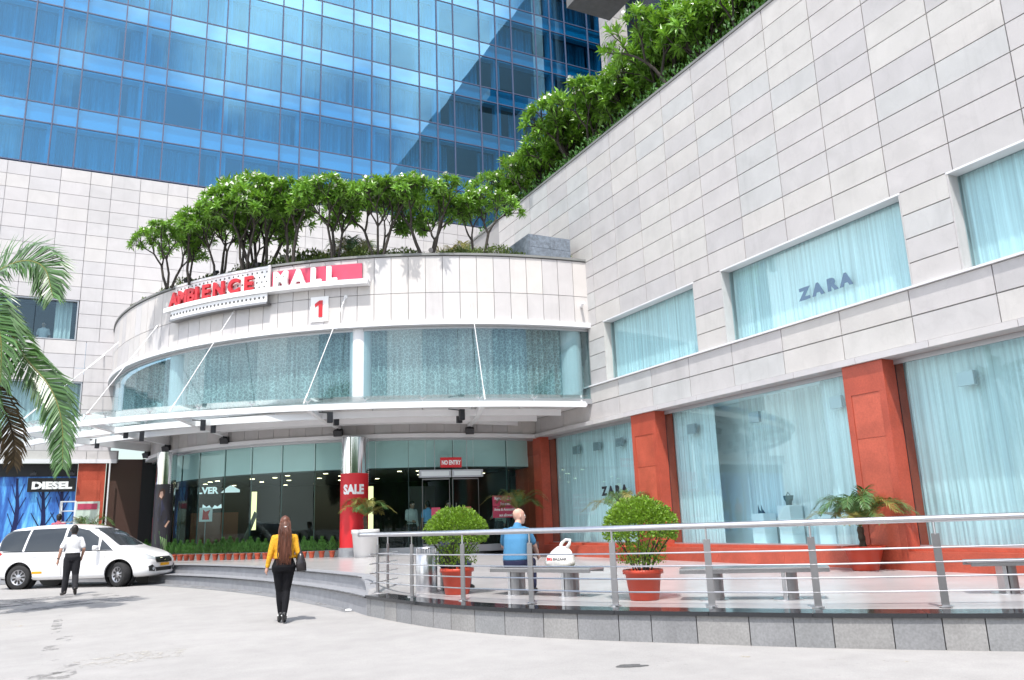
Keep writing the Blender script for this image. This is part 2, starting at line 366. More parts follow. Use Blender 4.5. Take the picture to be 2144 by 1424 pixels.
def plaza_z(x, y):
    s_ = sm((y-13.9)/(2.1+(x-4.6)*2.2 if x > 4.4 else 1.6))*sm((13.3-x)/2.2); return ZP+(ZE-ZP)*s_
def stone_floor():
    m, t, p, o = nodes('pale_plaza_paving'); p.inputs['Roughness'].default_value = .24; p.inputs['Specular IOR Level'].default_value = .45
    g = N(t, 'ShaderNodeNewGeometry'); n = N(t, 'ShaderNodeTexNoise', Scale=.8, Detail=6., Roughness=.6); t.links.new(g.outputs['Position'], n.inputs['Vector'])
    r_ = N(t, 'ShaderNodeMapRange'); r_.inputs['From Min'].default_value = .3; r_.inputs['From Max'].default_value = .7; r_.inputs['To Min'].default_value = .86; r_.inputs['To Max'].default_value = 1.08; t.links.new(n.outputs[0], r_.inputs['Value'])
    oi = N(t, 'ShaderNodeObjectInfo'); r2 = N(t, 'ShaderNodeMapRange'); r2.inputs['To Min'].default_value = .95; r2.inputs['To Max'].default_value = 1.04; t.links.new(oi.outputs['Random'], r2.inputs['Value'])
    mm = N(t, 'ShaderNodeMath', operation='MULTIPLY'); t.links.new(r_.outputs[0], mm.inputs[0]); t.links.new(r2.outputs[0], mm.inputs[1])
    hs = N(t, 'ShaderNodeHueSaturation'); hs.inputs['Color'].default_value = (.43, .415, .418, 1); t.links.new(mm.outputs[0], hs.inputs['Value']); t.links.new(hs.outputs[0], p.inputs['Base Color']); return m
M['paving'] = stone_floor()
# plaza floor: strips from the outer edge to the building line, following the gentle rise to the entrance
def edge_floor():
    outer = wl+s2[1:]; b = MB(); n = 30; rows = []; nw = len(wl)
    inner = [V((14.1, 1.2, 0)), V((14.1, 25.5, 0)), V((11.5, 28.5, 0)), V((6, 33, 0)), V((2, 36.3, 0)), V((-14, 36.3, 0))]
    for i, p in enumerate(outer):
        if i < nw: q = inner[0].lerp(inner[1], (i/(nw-1))**.9)
        else:
            t = (i-nw+1)/(len(outer)-nw)*4; k = min(3, int(t)); q = inner[1+k].lerp(inner[2+k], t-k)
        rows.append([(p.x+(q.x-p.x)*k/n, p.y+(q.y-p.y)*k/n) for k in range(n+1)])
    rows = [[(x, y, plaza_z(x, y)) for x, y in r_] for r_ in rows]
    return b.loft(rows, closed=False, cap=False)
plaza = tag(edge_floor().build('plaza', M['paving'], smooth=True), kind='structure')
# step 1 (level with the plaza) and step 2 (entrance podium), both with a dark nosing that overhangs the riser
def stair(name, line, ztop, zbot, inner, mt):
    b = MB(); k = len(line)
    nrm = []
    for i in range(k):
        d = (line[min(i+1, k-1)]-line[max(i-1, 0)]).normalized(); nrm.append(V((d.y, -d.x, 0)))
    return b, nrm
b = MB(); rows = []
for p in s1: rows.append([(p.x, p.y, road_z(p.x, p.y)-.05), (p.x, p.y, ZP-.04), (p.x-.035, p.y-.01, ZP-.038), (p.x-.035, p.y-.01, ZP), (p.x+.9, p.y+.9, ZP)])
b.loft(rows, closed=False, cap=False)
st1 = tag(b.build('entrance_step', M['granite_step']), kind='structure')
b = MB(); rows = []
for p in s2:
    z = plaza_z(p.x, p.y)+.002; rows.append([(p.x, p.y, ZP-.05), (p.x, p.y, max(ZP-.05, z-.04)), (p.x-.04, p.y-.02, max(ZP-.05, z-.038)), (p.x-.04, p.y-.02, z), (p.x+.28, p.y+.2, z)])
b.loft(rows, closed=False, cap=False)
tag(b.build('entrance_step', M['granite_step']), kind='structure')
b = MB()
for line, z in ((s1, ZP), (s2[9:], ZE)):
    rows = [[(p.x-.038, p.y-.012, z-.034), (p.x-.05, p.y-.016, z-.034), (p.x-.05, p.y-.016, z-.012), (p.x-.038, p.y-.012, z-.012)] for p in line]
    b.loft(rows)
ns = b.build('step_nosing', M['granite_black'], st1)

# ------------------------------------------------------------------ curved retaining wall: granite panels under a black coping
rw = empty('retaining_wall', (6.4, 8.2, 0), 'low curved wall of grey granite panels under a black coping along the plaza edge', 'wall')
def along(line, s):
    acc = 0
    for i in range(len(line)-1):
        L = (line[i+1]-line[i]).length
        if acc+L >= s or i == len(line)-2:
            t = (s-acc)/L; d = (line[i+1]-line[i]).normalized(); return line[i]+(line[i+1]-line[i])*t, d
        acc += L
Ltot = sum((wl[i+1]-wl[i]).length for i in range(len(wl)-1))
b = MB(); rows = []
for p, q in zip(wl, wl[1:]+[wl[-1]*2-wl[-2]]):
    d = (q-p).normalized(); n_ = V((-d.y, d.x, 0)) if V((-d.y, d.x)).dot(V((-1, -1))) > 0 else V((d.y, -d.x, 0))
    a = p-n_*.05; c = p-n_*.22
    rows.append([(a.x, a.y, -.1), (a.x, a.y, ZP-.045), (c.x, c.y, ZP-.045), (c.x, c.y, -.1)])
b.loft(rows); b.build('wall_core', M['joint'], rw)
s = 0; i = 0
while s < Ltot-.05:
    wdt = random.choice([.42, .50, .56, .62]); wdt = min(wdt, Ltot-s)
    b = MB(); rr = []
    for k in range(4):
        p, d = along(wl, s+.006+(wdt-.012)*k/3); n_ = V((-d.y, d.x, 0))
        if n_.dot(V((-1, -1, 0))) < 0: n_ = -n_
        po = p+n_*random.uniform(0, .002); pi = p-n_*.045
        rr.append([(po.x, po.y, road_z(*po.xy)-.03), (po.x, po.y, ZP-.04), (pi.x, pi.y, ZP-.04), (pi.x, pi.y, road_z(*pi.xy)-.03)])
    b.loft(rr); b.build('stone_panel', M['granite_grey'], rw); s += wdt
# end face of the wall beside the step
s = 0
while s < Ltot-.05:
    wdt = min(1.18, Ltot-s); b = MB(); rr = []
    for k in range(5):
        p, d = along(wl, s+.003+(wdt-.006)*k/4); n_ = V((-d.y, d.x, 0))
        if n_.dot(V((-1, -1, 0))) < 0: n_ = -n_
        po = p+n_*.035; pi = p-n_*.40
        rr.append([(po.x, po.y, ZP-.038), (po.x, po.y, ZP+.012), (pi.x, pi.y, ZP+.012), (pi.x, pi.y, ZP-.038)])
    b.loft(rr); b.build('coping_stone', M['granite_black'], rw); s += wdt

# ------------------------------------------------------------------ right wing: stone mall building
wing = empty('mall_wing', (XR, 10, ZP), 'long grey stone mall wing with curtained shop windows and red columns', 'building')
Y0, Y1 = -4.0, 36.3
Z_STRIP0, Z_STRIP1, Z_F0, Z_FM, Z_F1, Z_W1, Z_TOP = 4.47, 4.60, 4.62, 5.15, 5.70, 7.65, 13.70
wins = [(16.05, 20.48), (9.69, 14.98), (3.35, 8.68), (-3.0, 2.3)]
b = MB(); T = .035
b.box(XR+T, XR+.5, Y0, Y1, Z_W1, Z_TOP-.02)
edges = [Y1]+[v for w_ in sorted(wins, reverse=True) for v in (w_[1], w_[0])]+[Y0]
for k in range(0, len(edges), 2): b.box(XR+T, XR+.5, edges[k+1], edges[k], Z_F1, Z_W1)
b.box(XR+T, XR+.5, Y0, Y1, Z_STRIP1+.01, Z_F1)
b.box(XR+.5, XR+9, Y0, Y1, Z_TOP-.6, Z_TOP-.4)      # roof slab
b.box(XR+.5, XR+9, Y0, Y1, Z_F0-.02, Z_F1-.1)        # floor slab
b.box(XR+8.8, XR+9, Y0, Y1, ZP-.5, Z_TOP-.6); b.box(XR+.5, XR+8.8, Y1-.2, Y1, ZP-.5, Z_TOP-.6); b.box(XR+.5, XR+8.8, Y0, Y0+.2, ZP-.5, Z_TOP-.6)
b.build('wall', M['joint'], wing)
CW, CH, GAP = 1.37, (Z_TOP-Z_W1)/11, .022
def panel_mesh(name, wd, ht, th, mt):
    b = MB(); b.box(-th, 0, -wd/2, wd/2, -ht/2, ht/2); me = b.me(name, mt); return me
pm = panel_mesh('stone_panel', CW-GAP, CH-GAP, T, M['stone_wing'])
for k in range(-9, 12):
    for j in range(11):
        y = 11.28+CW*(k+.5); z = Z_W1+CH*(j+.5)
        if y < 1 or (y > 22 and z < 9.3): continue
        put('stone_panel', pm, (XR+T+random.uniform(-.0015, .0015), y, z), wing)
# piers between the windows: short courses
def piers(ya, yb):
    n = 4; h = (Z_W1-Z_F1)/n; me = panel_mesh('stone_panel', yb-ya-GAP*.3, h-GAP, T, M['stone_wing'])
    for j in range(n): put('stone_panel', me, (XR+T, (ya+yb)/2, Z_F1+h*(j+.5)), wing)
piers(14.98, 16.05); piers(8.68, 9.69); piers(2.3, 3.35); piers(20.48, 21.35)
FW = 1.675; fm = panel_mesh('fascia_panel', FW-GAP, Z_FM-Z_F0-GAP, T, M['stone_wing'])
for k in range(-5, 12):
    for j in range(2): put('fascia_panel', fm, (XR+T, 8.14+FW*(k+.5), (Z_F0+Z_FM)/2+(Z_FM-Z_F0)*j+.005*j), wing)
sm_ = MB().box(-.12, .35, -FW/2+.006, FW/2-.006, Z_STRIP0-4.535, Z_STRIP1-4.535).me('strip_panel', M['stone_tower'])
for k in range(-5, 12): put('strip_panel', sm_, (XR+.0, 7.8+FW*(k+.5), 4.535), wing)
b = MB(); b.box(XR-.06, XR+.33, Y0, 22.0, Z_F1-.012, Z_F1+.03); b.build('sill_ledge', M['trim'], wing)
b = MB(); b.box(XR-.03, XR+.5, Y0, Y1, Z_TOP, Z_TOP+.07); b.build('coping', M['coping'], wing)
def folds(name, a, b_, z0, z1, depth, per, mt, parent, jit=.35, inward=None):
    """hanging curtain between plan points a and b"""
    a, b_ = V((*a, 0)), V((*b_, 0)); L = (b_-a).length; d = (b_-a)/L; n_ = V((-d.y, d.x, 0)); k = max(6, int(L/per*6)); mb = MB(); rows = []
    ph = 0; 
    for i in range(k+1):
        ph += 2*math.pi/6*random.uniform(1-jit, 1+jit)*(1+.5*math.sin(i*.13+ph*.03)); amp = depth*random.uniform(.4, 1.1)*(.6+.5*abs(math.sin(i*.045+L)))
        p = a+d*(L*i/k)+n_*math.sin(ph)*amp; p2 = a+d*(L*i/k)+n_*math.sin(ph+.4)*amp*1.2
        rows.append([(p.x, p.y, z1), (p2.x, p2.y, z0)])
    mb.loft(rows, closed=False, cap=False); return mb.build(name, mt, parent, smooth=True)
for wi, (ya, yb) in enumerate(wins[:3]):
    b = MB()
    b.box(XR-.003, XR+.30, ya-.01, yb+.01, Z_W1-.03, Z_W1+.008)            # thin lintel
    wf = b.build('upper_window', M['trim'], wing)
    b = MB(); b.box(XR+.002, XR+.30, yb-.03, yb-.001, Z_F1+.03, Z_W1-.035); b.build('jamb', M['stone_wing'], wf); b = MB(); b.box(XR+.002, XR+.30, ya+.001, ya+.03, Z_F1+.03, Z_W1-.035); b.build('jamb', M['stone_wing'], wf)
    n = 3
    for i in range(n):
        p0 = ya+.05+(yb-ya-.1)*i/n; p1 = ya+.05+(yb-ya-.1)*(i+1)/n
        MB().box(XR+.24, XR+.255, p0+.004, p1-.004, Z_F1+.03, Z_W1-.06).build('pane', M['g_shop'], wf)
    folds('curtain', (XR+.42, ya-.3), (XR+.42, yb+.3), Z_F1-.1, Z_W1+.2, .012, .11, M['cur_white'], wf, .65)
    MB().box(XR+.95, XR+1.0, ya-.6, yb+.6, Z_F1-.1, Z_W1+.3).build('backing_wall', M['shopwhite'], wf)
    if wi == 1: 
        for ch, y in zip('ZARA', (12.56, 12.17, 11.78, 11.40)):
            letters('letter', ch, .36, M['letter_navy'], wf, (XR+.233, y, 6.27), (-1, 0, 0), .004, .022, sx=1.15)
# ground floor shopfront
GX = XR+.32
cols = [(24.85, 26.9), (18.1, 19.27), (10.58, 11.57), (2.95, 4.0)]
for (ya, yb) in cols:
    b = MB(); b.box(XR-.02, GX+.25, ya, yb, ZP-.05, Z_STRIP0-.002)
    b.box(XR-.045, XR-.02, ya-.0+.001, yb-.001, ZP-.05, ZP+.16); b.box(XR-.045, XR-.02, ya+.001, yb-.001, Z_STRIP0-.62, Z_STRIP0-.004)
    b.box(XR-.045, XR-.02, ya+.001, ya+.15, ZP+.16, Z_STRIP0-.62); b.box(XR-.045, XR-.02, yb-.15, yb-.001, ZP+.16, Z_STRIP0-.62)
    c = b.build('red_column', M['red'], wing)
    zs = [ZP+.16, 1.75, 2.95, Z_STRIP0-.62]
    for z0, z1 in zip(zs, zs[1:]): MB().box(XR-.033, XR-.0195, ya+.155, yb-.155, z0+.006, z1-.006).build('inset_panel', M['red_panel'], c)
    MB().box(GX-.012, GX-.006, ya-.016, ya-.001, .83, Z_STRIP0-.004).build('dark_joint', M['black_box'], c)
bays = [(19.27, 24.85, 4), (11.57, 18.1, 4), (4.0, 10.58, 4)]
for bi, (ya, yb, n) in enumerate(bays):
    L = (yb-ya)/3
    for i in range(3):
        b = MB(); b.box(XR-.06, GX+.3, ya+L*i+.004, ya+L*(i+1)-.004, ZP-.06, .755); b.build('plinth_stone', M['red'], wing)
    b = MB(); b.box(XR+.14, GX+.25, ya, yb, .757, .83); pl = b.build('plinth_ledge', M['red_panel'], wing)
    b = MB(); b.box(GX-.03, GX+.03, ya, yb, Z_STRIP0-.10, Z_STRIP0-.004); sf = b.build('shop_window', M['alu'], wing)
    MB().box(GX-.02, GX+.02, ya+.001, yb-.001, .831, .86).build('bottom_rail', M['alu'], sf)
    for i in range(n):
        p0 = ya+(yb-ya)*i/n; p1 = ya+(yb-ya)*(i+1)/n
        MB().box(GX-.006, GX+.006, p0+.005, p1-.005, .86, Z_STRIP0-.10).build('pane', M['g_shop'], sf)
    b = MB(); b.box(GX+1.15, GX+1.7, ya-.5, yb+.5, .6, 4.6); b.box(GX+.1, GX+1.6, ya-.5, yb+.5, .62, .80); b.box(GX+.3, GX+1.6, ya-.5, yb+.5, 4.50, 4.60)
    b.box(GX+.3, GX+1.6, ya-.05, ya-.01, .8, 4.5); b.box(GX+.3, GX+1.6, yb+.01, yb+.05, .8, 4.5)
    b.build('shop_interior', M['shopwhite'], sf)
    if bi == 1: spans = [(ya+.02, 12.75), (16.35, yb-.02)]
    else: spans = [(ya+.02, yb-.02)]
    for (p, q) in spans: folds('curtain', (GX+.28, p), (GX+.28, q), .80, 4.5, .013, .11, M['cur_white'], sf, .7)
    if bi == 1: folds('curtain', (GX+1.05, 12.9), (GX+1.05, 16.2), .80, 4.5, .03, .2, M['cur_white'], sf, .5)  # extra white curtain added at the back to brighten the display bay
    if bi == 0:
        for ch, y in zip('ZARA', (21.45, 21.08, 20.71, 20.34)):
            letters('letter', ch, .36, M['letter_black'], sf, (GX-.012, y, 2.28), (-1, 0, 0), .004, .022, sx=1.1)
    for y in ([21.9, 20.6, 23.2] if bi == 0 else [12.2, 14.7, 17.1] if bi == 1 else [9.2, 7.4]):
        MB().box(GX+.05, GX+.14, y-.16, y+.16, 3.72, 3.98).build('track_lamp', M['alu'], sf)

# ------------------------------------------------------------------ rotunda
rot = empty('mall_rotunda', (8.6, 25.4, ZE), 'curved cream stone entrance drum with glazed upper floor above a glass lobby', 'building')
A0, A1 = -183.5, -93.2
b = MB(); b.arc(CD, RD-.35, RD-.036, A0, A1, 7.62, 9.88, 80); b.build('wall', M['joint'], rot)
npan = 43; da = (A1-A0)/npan; a_l = math.radians(da)*RD
for j, (z0, z1) in enumerate([(7.77, 8.66), (8.66, 9.86)]):
    b = MB(); b.box(-.036, 0, -a_l/2+.009, a_l/2-.009, -(z1-z0)/2+.009, (z1-z0)/2-.009); me = b.me('stone_panel', M['stone_drum'])
    for k in range(npan):
        a = A0+da*(k+.5); put('stone_panel', me, pol(CD, RD-.0, a, (z0+z1)/2), rot, rz=R(a))
b = MB(); b.arc(CD, RD-.4, RD+.05, A0, A1, 9.88, 9.95, 80); b.build('coping', M['coping'], rot)
b = MB(); b.arc(CD, RD-.3, RD+.10, A0, A1, 7.61, 7.765, 80); b.build('window_head', M['trim'], rot)
# upper glazing, 21 bays
gw = MB().arc(CD, RD-.30, RD-.05, A0, A1, 5.14, 5.30, 80); gw.arc(CD, RD-.2, RD-.12, A0, A1, 7.52, 7.61, 80)
gwo = gw.build('upper_glazing', M['alu'], rot)
ng = 21; dg = (A1-A0)/ng
pg = MB(); wg = math.radians(dg)*(RD-.12); pg.box(-.012, 0, -wg/2+.004, wg/2-.004, -1.11, 1.11); pgm = pg.me('pane', M['g_drum'])
for k in range(ng):
    a = A0+dg*(k+.5); put('pane', pgm, pol(CD, (RD-.12)*math.cos(R(dg/2)), a, 6.41), gwo, rot=(R(random.uniform(-.25, .25)), R(random.uniform(-.25, .25)), R(a)))
rows = []; mb = MB(); ph = 0
for i in range(760):
    a = A0+(A1-A0)*i/759; ph += .9*random.uniform(.5, 1.5); r_ = RD-.55+math.sin(ph)*.05; p = pol(CD, r_, a); q = pol(CD, r_+.02*math.sin(ph*.7), a+.05)
    rows.append([(p.x, p.y, 7.6), (q.x, q.y, 5.2)])
mb.loft(rows, closed=False, cap=False).build('curtain', M['cur_pattern'], gwo, smooth=True)
for a in (-122.6, -95.2, -152): MB().lathe([(.34, 5.2), (.34, 7.6)], pol(CD, RD-.42 if a == -122.6 else RD-.5, a), 20).build('pillar', M['trim'], gwo, smooth=False)
b = MB(); b.arc(CD, .5, RD-.42, A0-3, A1, 9.7, 9.86, 60); b.build('roof_slab', M['soffit'], rot)
b = MB(); b.arc(CD, .5, RD-.31, A0-3, A1+.5, 5.16, 5.28, 60); b.build('overhang_soffit', M['soffit'], rot)
b = MB(); b.arc(CD, RD-2.6, RD-2.5, A0, A1, 5.28, 9.7, 40); b.build('inner_wall', M['soffit'], rot)
# ground floor fascia and white strip
F0, F1 = -195, -78.5
b = MB(); b.arc(CF, RF-.3, RF-.03, F0, F1, 4.58, 5.16, 70); b.build('fascia_core', M['joint'], rot)
nf = 37; df = (F1-F0)/nf; wf_ = math.radians(df)*RF
b = MB(); b.box(-.03, 0, -wf_/2+.006, wf_/2-.006, -.285, .285); fme = b.me('fascia_panel', M['stone_wing'])
for k in range(nf): a = F0+df*(k+.5); put('fascia_panel', fme, pol(CF, RF, a, 4.875), rot, rz=R(a))
b = MB(); b.arc(CF, RF-.35, RF+.09, F0, F1, 4.45, 4.58, 70); b.build('strip', M['trim'], rot)
# lobby glass: storey-high panes
RG = RF-.22
M['fin'] = mat('dark_teal_glass_edge', (.06, .11, .11), .3)
lob = MB(); lob.arc(CF, RG-.05, RG+.05, F0, F1, 4.38, 4.45, 70); lob.arc(CF, RG-.10, RG+.14, F0, F1, ZE-.02, ZE+.20, 70)
lobo = lob.build('lobby_glazing', M['alu'], rot)
ang = [-192, -183, -176, -169.5, -163.5, -158.6, -152.0, -144.4, -137.7, -131.0, -124.4, -117.7, -113.0, -107.0, -103.9, -98.6, -94.7, -87.6, -83, -78.6]
for a0, a1 in zip(ang, ang[1:]):
    p, q = pol(CF, RG, a0+.05), pol(CF, RG, a1-.05)
    mb = MB(); d = (q-p).normalized(); n_ = V((d.y, -d.x, 0))*.008
    mb.add([p+V((0, 0, .86)), q+V((0, 0, .86)), q+V((0, 0, 4.38)), p+V((0, 0, 4.38)), p-n_+V((0, 0, .86)), q-n_+V((0, 0, .86)), q-n_+V((0, 0, 4.38)), p-n_+V((0, 0, 4.38))],
           [(0, 1, 2, 3), (7, 6, 5, 4), (0, 4, 5, 1), (1, 5, 6, 2), (2, 6, 7, 3), (3, 7, 4, 0)]).build('pane', M['g_lobby'], lobo)
    if a0 in (-152.0, -144.4, -137.7, -131.0, -124.4, -163.5, -158.6, -107.0, -98.6, -87.6):
        c_ = pol(CF, RG-.10, a0); MB().bar(c_+V((0, 0, .86)), c_+V((0, 0, 4.38)), .012, .05, V((math.cos(R(a0)), math.sin(R(a0)), 0))).build('glass_fin', M['fin'], lobo)
# lobby interior: bulkhead behind the glass, dark ceiling with downlights, dark back wall
b = MB(); b.arc(CF, RG-.50, RG-.42, F0, F1, 3.50, 4.5, 60); b.build('bulkhead', mat('bulkhead_paint', (.88, .90, .90), .8), rot)
b = MB(); b.arc(CF, RG-.42, RG-.12, F0, F1, 4.46, 4.5, 60); b.build('bulkhead_top', M['pale_wall'], rot)
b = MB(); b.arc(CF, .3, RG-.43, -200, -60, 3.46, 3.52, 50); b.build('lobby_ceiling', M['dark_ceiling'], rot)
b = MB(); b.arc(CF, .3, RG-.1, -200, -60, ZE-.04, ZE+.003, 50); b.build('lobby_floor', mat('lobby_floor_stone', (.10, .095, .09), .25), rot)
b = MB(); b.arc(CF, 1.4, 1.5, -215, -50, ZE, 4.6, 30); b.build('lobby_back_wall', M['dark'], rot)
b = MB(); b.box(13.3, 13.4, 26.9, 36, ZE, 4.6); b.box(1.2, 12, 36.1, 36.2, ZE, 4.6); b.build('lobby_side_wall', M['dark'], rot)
b = MB()
for k, (rr, n, a00) in enumerate([(8.7, 14, -186), (7.0, 10, -180), (5.0, 6, -177)]):
    for i in range(n):
        a = a00+(98)*i/(n-1)
        if random.random() < .15: continue
        b.lathe([(.085, 3.452), (.085, 3.458)], pol(CF, rr+random.uniform(-.35, .35), a+random.uniform(-2, 2)), 10)
b.build('downlight', M['lampglow'], rot, kind='stuff')
b = MB()
for p, z0, z1 in [((8.55, 28.6), 1.3, 3.0), ((4.95, 31.6), 1.6, 3.0)]: b.box(p[0]-.09, p[0]+.09, p[1]-.05, p[1]+.05, z0, z1)
b.build('light_tube', M['tubeglow'], rot)
# brown shop unit and dark blocks inside the lobby
MB().box(2.9, 4.6, 33.0, 33.2, ZE, 2.3).build('shop_unit', mat('brown_shop_unit', (.16, .045, .018), .5), rot)
MB().box(10.2, 11.2, 29.0, 29.15, ZE, 3.0).build('grey_screen', mat('grey_screen_wall', (.14, .14, .15), .6), rot)
letters('shop_lettering', 'LVER', .34, M['signglow'], rot, (3.43, 32.9, 3.02), (-.35, -.94, 0), .01, .012)
mb = MB(); c0 = V((4.2, 32.55, 3.03)); xd = V((.94, -.35, 0)); 
prof = [(-.34, 0), (.36, 0), (.36, .10), (.24, .16), (.12, .24), (0, .27), (-.12, .20), (-.24, .10)]
mb.add([c0+xd*p[0]+V((0, 0, p[1])) for p in prof], [tuple(range(len(prof)))])
mb.build('wave_emblem', M['signglow'], rot)
mb = MB(); c0 = V((3.6, 32.8, 2.42))
for s_ in (-1, 1): 
    q = [(.02, .06), (.10, .16), (.20, .10), (.34, .20), (.36, .04), (.02, .02)]
    mb.add([c0+xd*(s_*p[0])+V((0, 0, p[1])) for p in q], [tuple(range(len(q)))])
mb.build('crest_emblem', M['signglow'], rot)
# main doors: header, floor box, door leaves with red stickers and handles
hd = MB(); hc = pol(CF, RG+.16, -99.3)
tdir = V((-math.sin(R(-99.3)), math.cos(R(-99.3)), 0)); ndir = V((math.cos(R(-99.3)), math.sin(R(-99.3)), 0))
for s_ in (-1, 1):
    c_ = hc+tdir*(.56*s_)+V((0, 0, 3.23)); hd.bar(c_-tdir*.54, c_+tdir*.54, .16, .25)
hdo = hd.build('door_header', M['alu'], rot)
for s_ in (-1, 1):
    c_ = hc+tdir*(.56*s_)+ndir*.085+V((0, 0, 3.23)); MB().bar(c_-tdir*.47, c_+tdir*.47, .012, .15).build('header_panel', mat('header_light_panel', (.66, .70, .70), .4) if s_ < 0 else bpy.data.materials['header_light_panel'], hdo)
for s_, a in ((-1, -102), (1, -96.4)):
    c_ = pol(CF, RG+.03, a); t_ = V((-math.sin(R(a)), math.cos(R(a)), 0)); n_ = V((math.cos(R(a)), math.sin(R(a)), 0))
    d_ = MB(); 
    for e in (-.46, .46): d_.bar(c_+t_*e+V((0, 0, .87)), c_+t_*e+V((0, 0, 3.08)), .016, .016)
    d_.bar(c_-t_*.46+V((0, 0, 3.06)), c_+t_*.46+V((0, 0, 3.06)), .03, .04); d_.bar(c_-t_*.46+V((0, 0, .90)), c_+t_*.46+V((0, 0, .90)), .04, .08)
    do = d_.build('glass_door', M['steel_dark'], rot)
    h_ = c_+t_*(-.36*s_)+n_*.07; MB().tube([h_+V((0, 0, 1.45)), h_+V((0, 0, 2.25))], .017).build('door_handle', M['chrome'], do)
    k_ = c_+n_*.035+t_*(.02*s_)+V((0, 0, 1.95)); MB().bar(k_-t_*.15, k_+t_*.15, .01, .34).build('door_sticker', M['sign_pink'], do)
# ------------------------------------------------------------------ hotel tower behind
tow = empty('hotel_tower', (2, YT, 0), 'tall blue mirror glass hotel block on a pale stone podium behind the entrance', 'building')
TX = [-9.3, -7.72, -6.75, -5.8, -4.22, -3.22, -2.28, -.71, .18, 1.13, 2.73, 3.63, 4.63, 6.26, 7.22, 8.19, 9.85, 10.84, 11.84, 13.46, 14.48, 15.47, 17.07, 18.1, 19.12, 20.73, 21.75, 22.77, 24.4, 25.42, 26.44, 28.07, 29.1, 30.1, 31.75]
wide = {-5.8: 1, -2.28: 1, 1.13: 1, 4.63: 1, 8.19: 1, 11.84: 1, 15.47: 1, 19.12: 1, 22.77: 1, 26.44: 1, 30.1: 1, -9.3: 1}
SP = [(18.85, 19.75), (21.67, 22.52), (24.5, 25.36), (27.3, 28.16), (30.1, 30.96), (32.9, 33.76), (35.7, 36.5)]
zr = [16.98]+[v for s_ in SP for v in s_]
glz = MB(); glz.box(TX[0], TX[-1], YT+.10, YT+.16, 16.90, 16.98); glzo = glz.build('curtain_wall', M['mullion'], tow)
pane_cache = {}
for xi, (x0, x1) in enumerate(zip(TX, TX[1:])):
    for zi, (z0, z1) in enumerate(zip(zr, zr[1:])):
        if z1 > 34 and x1 < 15: continue
        sp = zi % 2 == 1; key = (round(x1-x0, 2), round(z1-z0, 2), sp)
        if key not in pane_cache:
            b = MB(); b.box(-(x1-x0)/2+.022, (x1-x0)/2-.022, 0, .012, -(z1-z0)/2+.022, (z1-z0)/2-.022)
            pane_cache[key] = b.me('spandrel_pane' if sp else 'pane', M['g_spandrel'] if sp else M['g_tower'])
        put('spandrel_pane' if sp else 'pane', pane_cache[key], ((x0+x1)/2, YT, (z0+z1)/2), glzo, rot=(R(random.gauss(0, .16)), 0, R(random.gauss(0, .16))))
for x in TX: MB().box(x-.028, x+.028, YT-.05, YT+.08, 16.92, 36.5).build('mullion', M['mullion'], glzo)
for z in zr: MB().box(TX[0], TX[-1], YT-.02, YT+.07, z-.025, z+.025).build('transom', M['mullion'], glzo)
for zi, (z0, z1) in enumerate(SP): MB().box(TX[0], TX[-1], YT+.14, YT+.5, z0-.05, z1+.05).build('floor_band', M['spandrel_back'], glzo)
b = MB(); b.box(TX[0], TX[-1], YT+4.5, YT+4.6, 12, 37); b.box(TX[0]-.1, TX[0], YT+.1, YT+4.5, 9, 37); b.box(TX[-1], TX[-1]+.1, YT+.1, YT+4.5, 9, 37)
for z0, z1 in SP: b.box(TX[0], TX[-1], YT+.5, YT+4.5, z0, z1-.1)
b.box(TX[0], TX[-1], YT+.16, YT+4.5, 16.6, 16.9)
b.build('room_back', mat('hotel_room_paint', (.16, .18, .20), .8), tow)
for zi in range(0, len(zr)-1, 2):
    z0, z1 = zr[zi], zr[zi+1]
    for x in TX:
        if x in wide: MB().box(x-1.12, x-.76, YT+.16, YT+.55, z0+.02, z1-.02).build('column', M['spandrel_back'], glzo)
    for x0, x1 in zip(TX, TX[1:]):
        if z1 > 34 and x1 < 15: continue
        r_ = random.random()
        dark = x1 > 14.4 and z0 > 19
        if r_ < (.30 if dark else .05): continue
        a, c = x0-.05, x1+.05
        if r_ < .5: 
            if random.random() < .5: c -= (x1-x0)*random.uniform(.15, .5)
            else: a += (x1-x0)*random.uniform(.15, .5)
        folds('curtain', (a, YT+.58), (c, YT+.58), z0+.06, z1-.12, .07, .22, M['cur_tower'], glzo, .5)
# stone podium of the tower
def tower_panels(x_list, z_list, skip):
    for x0, x1 in zip(x_list, x_list[1:]):
        for z0, z1 in zip(z_list, z_list[1:]):
            xc, zc = (x0+x1)/2, (z0+z1)/2
            if skip(xc, zc): continue
            k = ('s', round(x1-x0, 3), round(z1-z0, 3))
            if k not in pane_cache:
                b = MB(); b.box(-(x1-x0)/2+.009, (x1-x0)/2-.009, -.035, 0, -(z1-z0)/2+.009, (z1-z0)/2-.009); pane_cache[k] = b.me('stone_panel', M['stone_tower'])
            put('stone_panel', pane_cache[k], (xc, YT-.0, zc), tow)
xs = [-8.61]; w3 = [1.13, .82, 1.12]; i = 0
XL = [-7.72, -6.9, -5.8, -4.63, -3.81, -2.69, -1.57, -.75, .37, 1.49, 2.31, 3.43, 4.55, 5.37, 6.49, 7.61, 8.43, 9.55, 10.67, 11.49, 12.61, 13.60, 14.7, 15.5, 16.6, 17.7, 18.5, 19.6, 20.7]
ZL = [9.42+(16.9-9.42)/13*k for k in range(14)]
W1 = (-7.72, -1.57, 9.42, 11.34)
ZW1t = min(ZL, key=lambda z: abs(z-11.34)); 
tower_panels(XL, ZL, lambda x, z: (x < -1.57 and z < ZW1t) or (x > 2.5 and z < 9.9) or (x > 13.6 and z < 13.4))
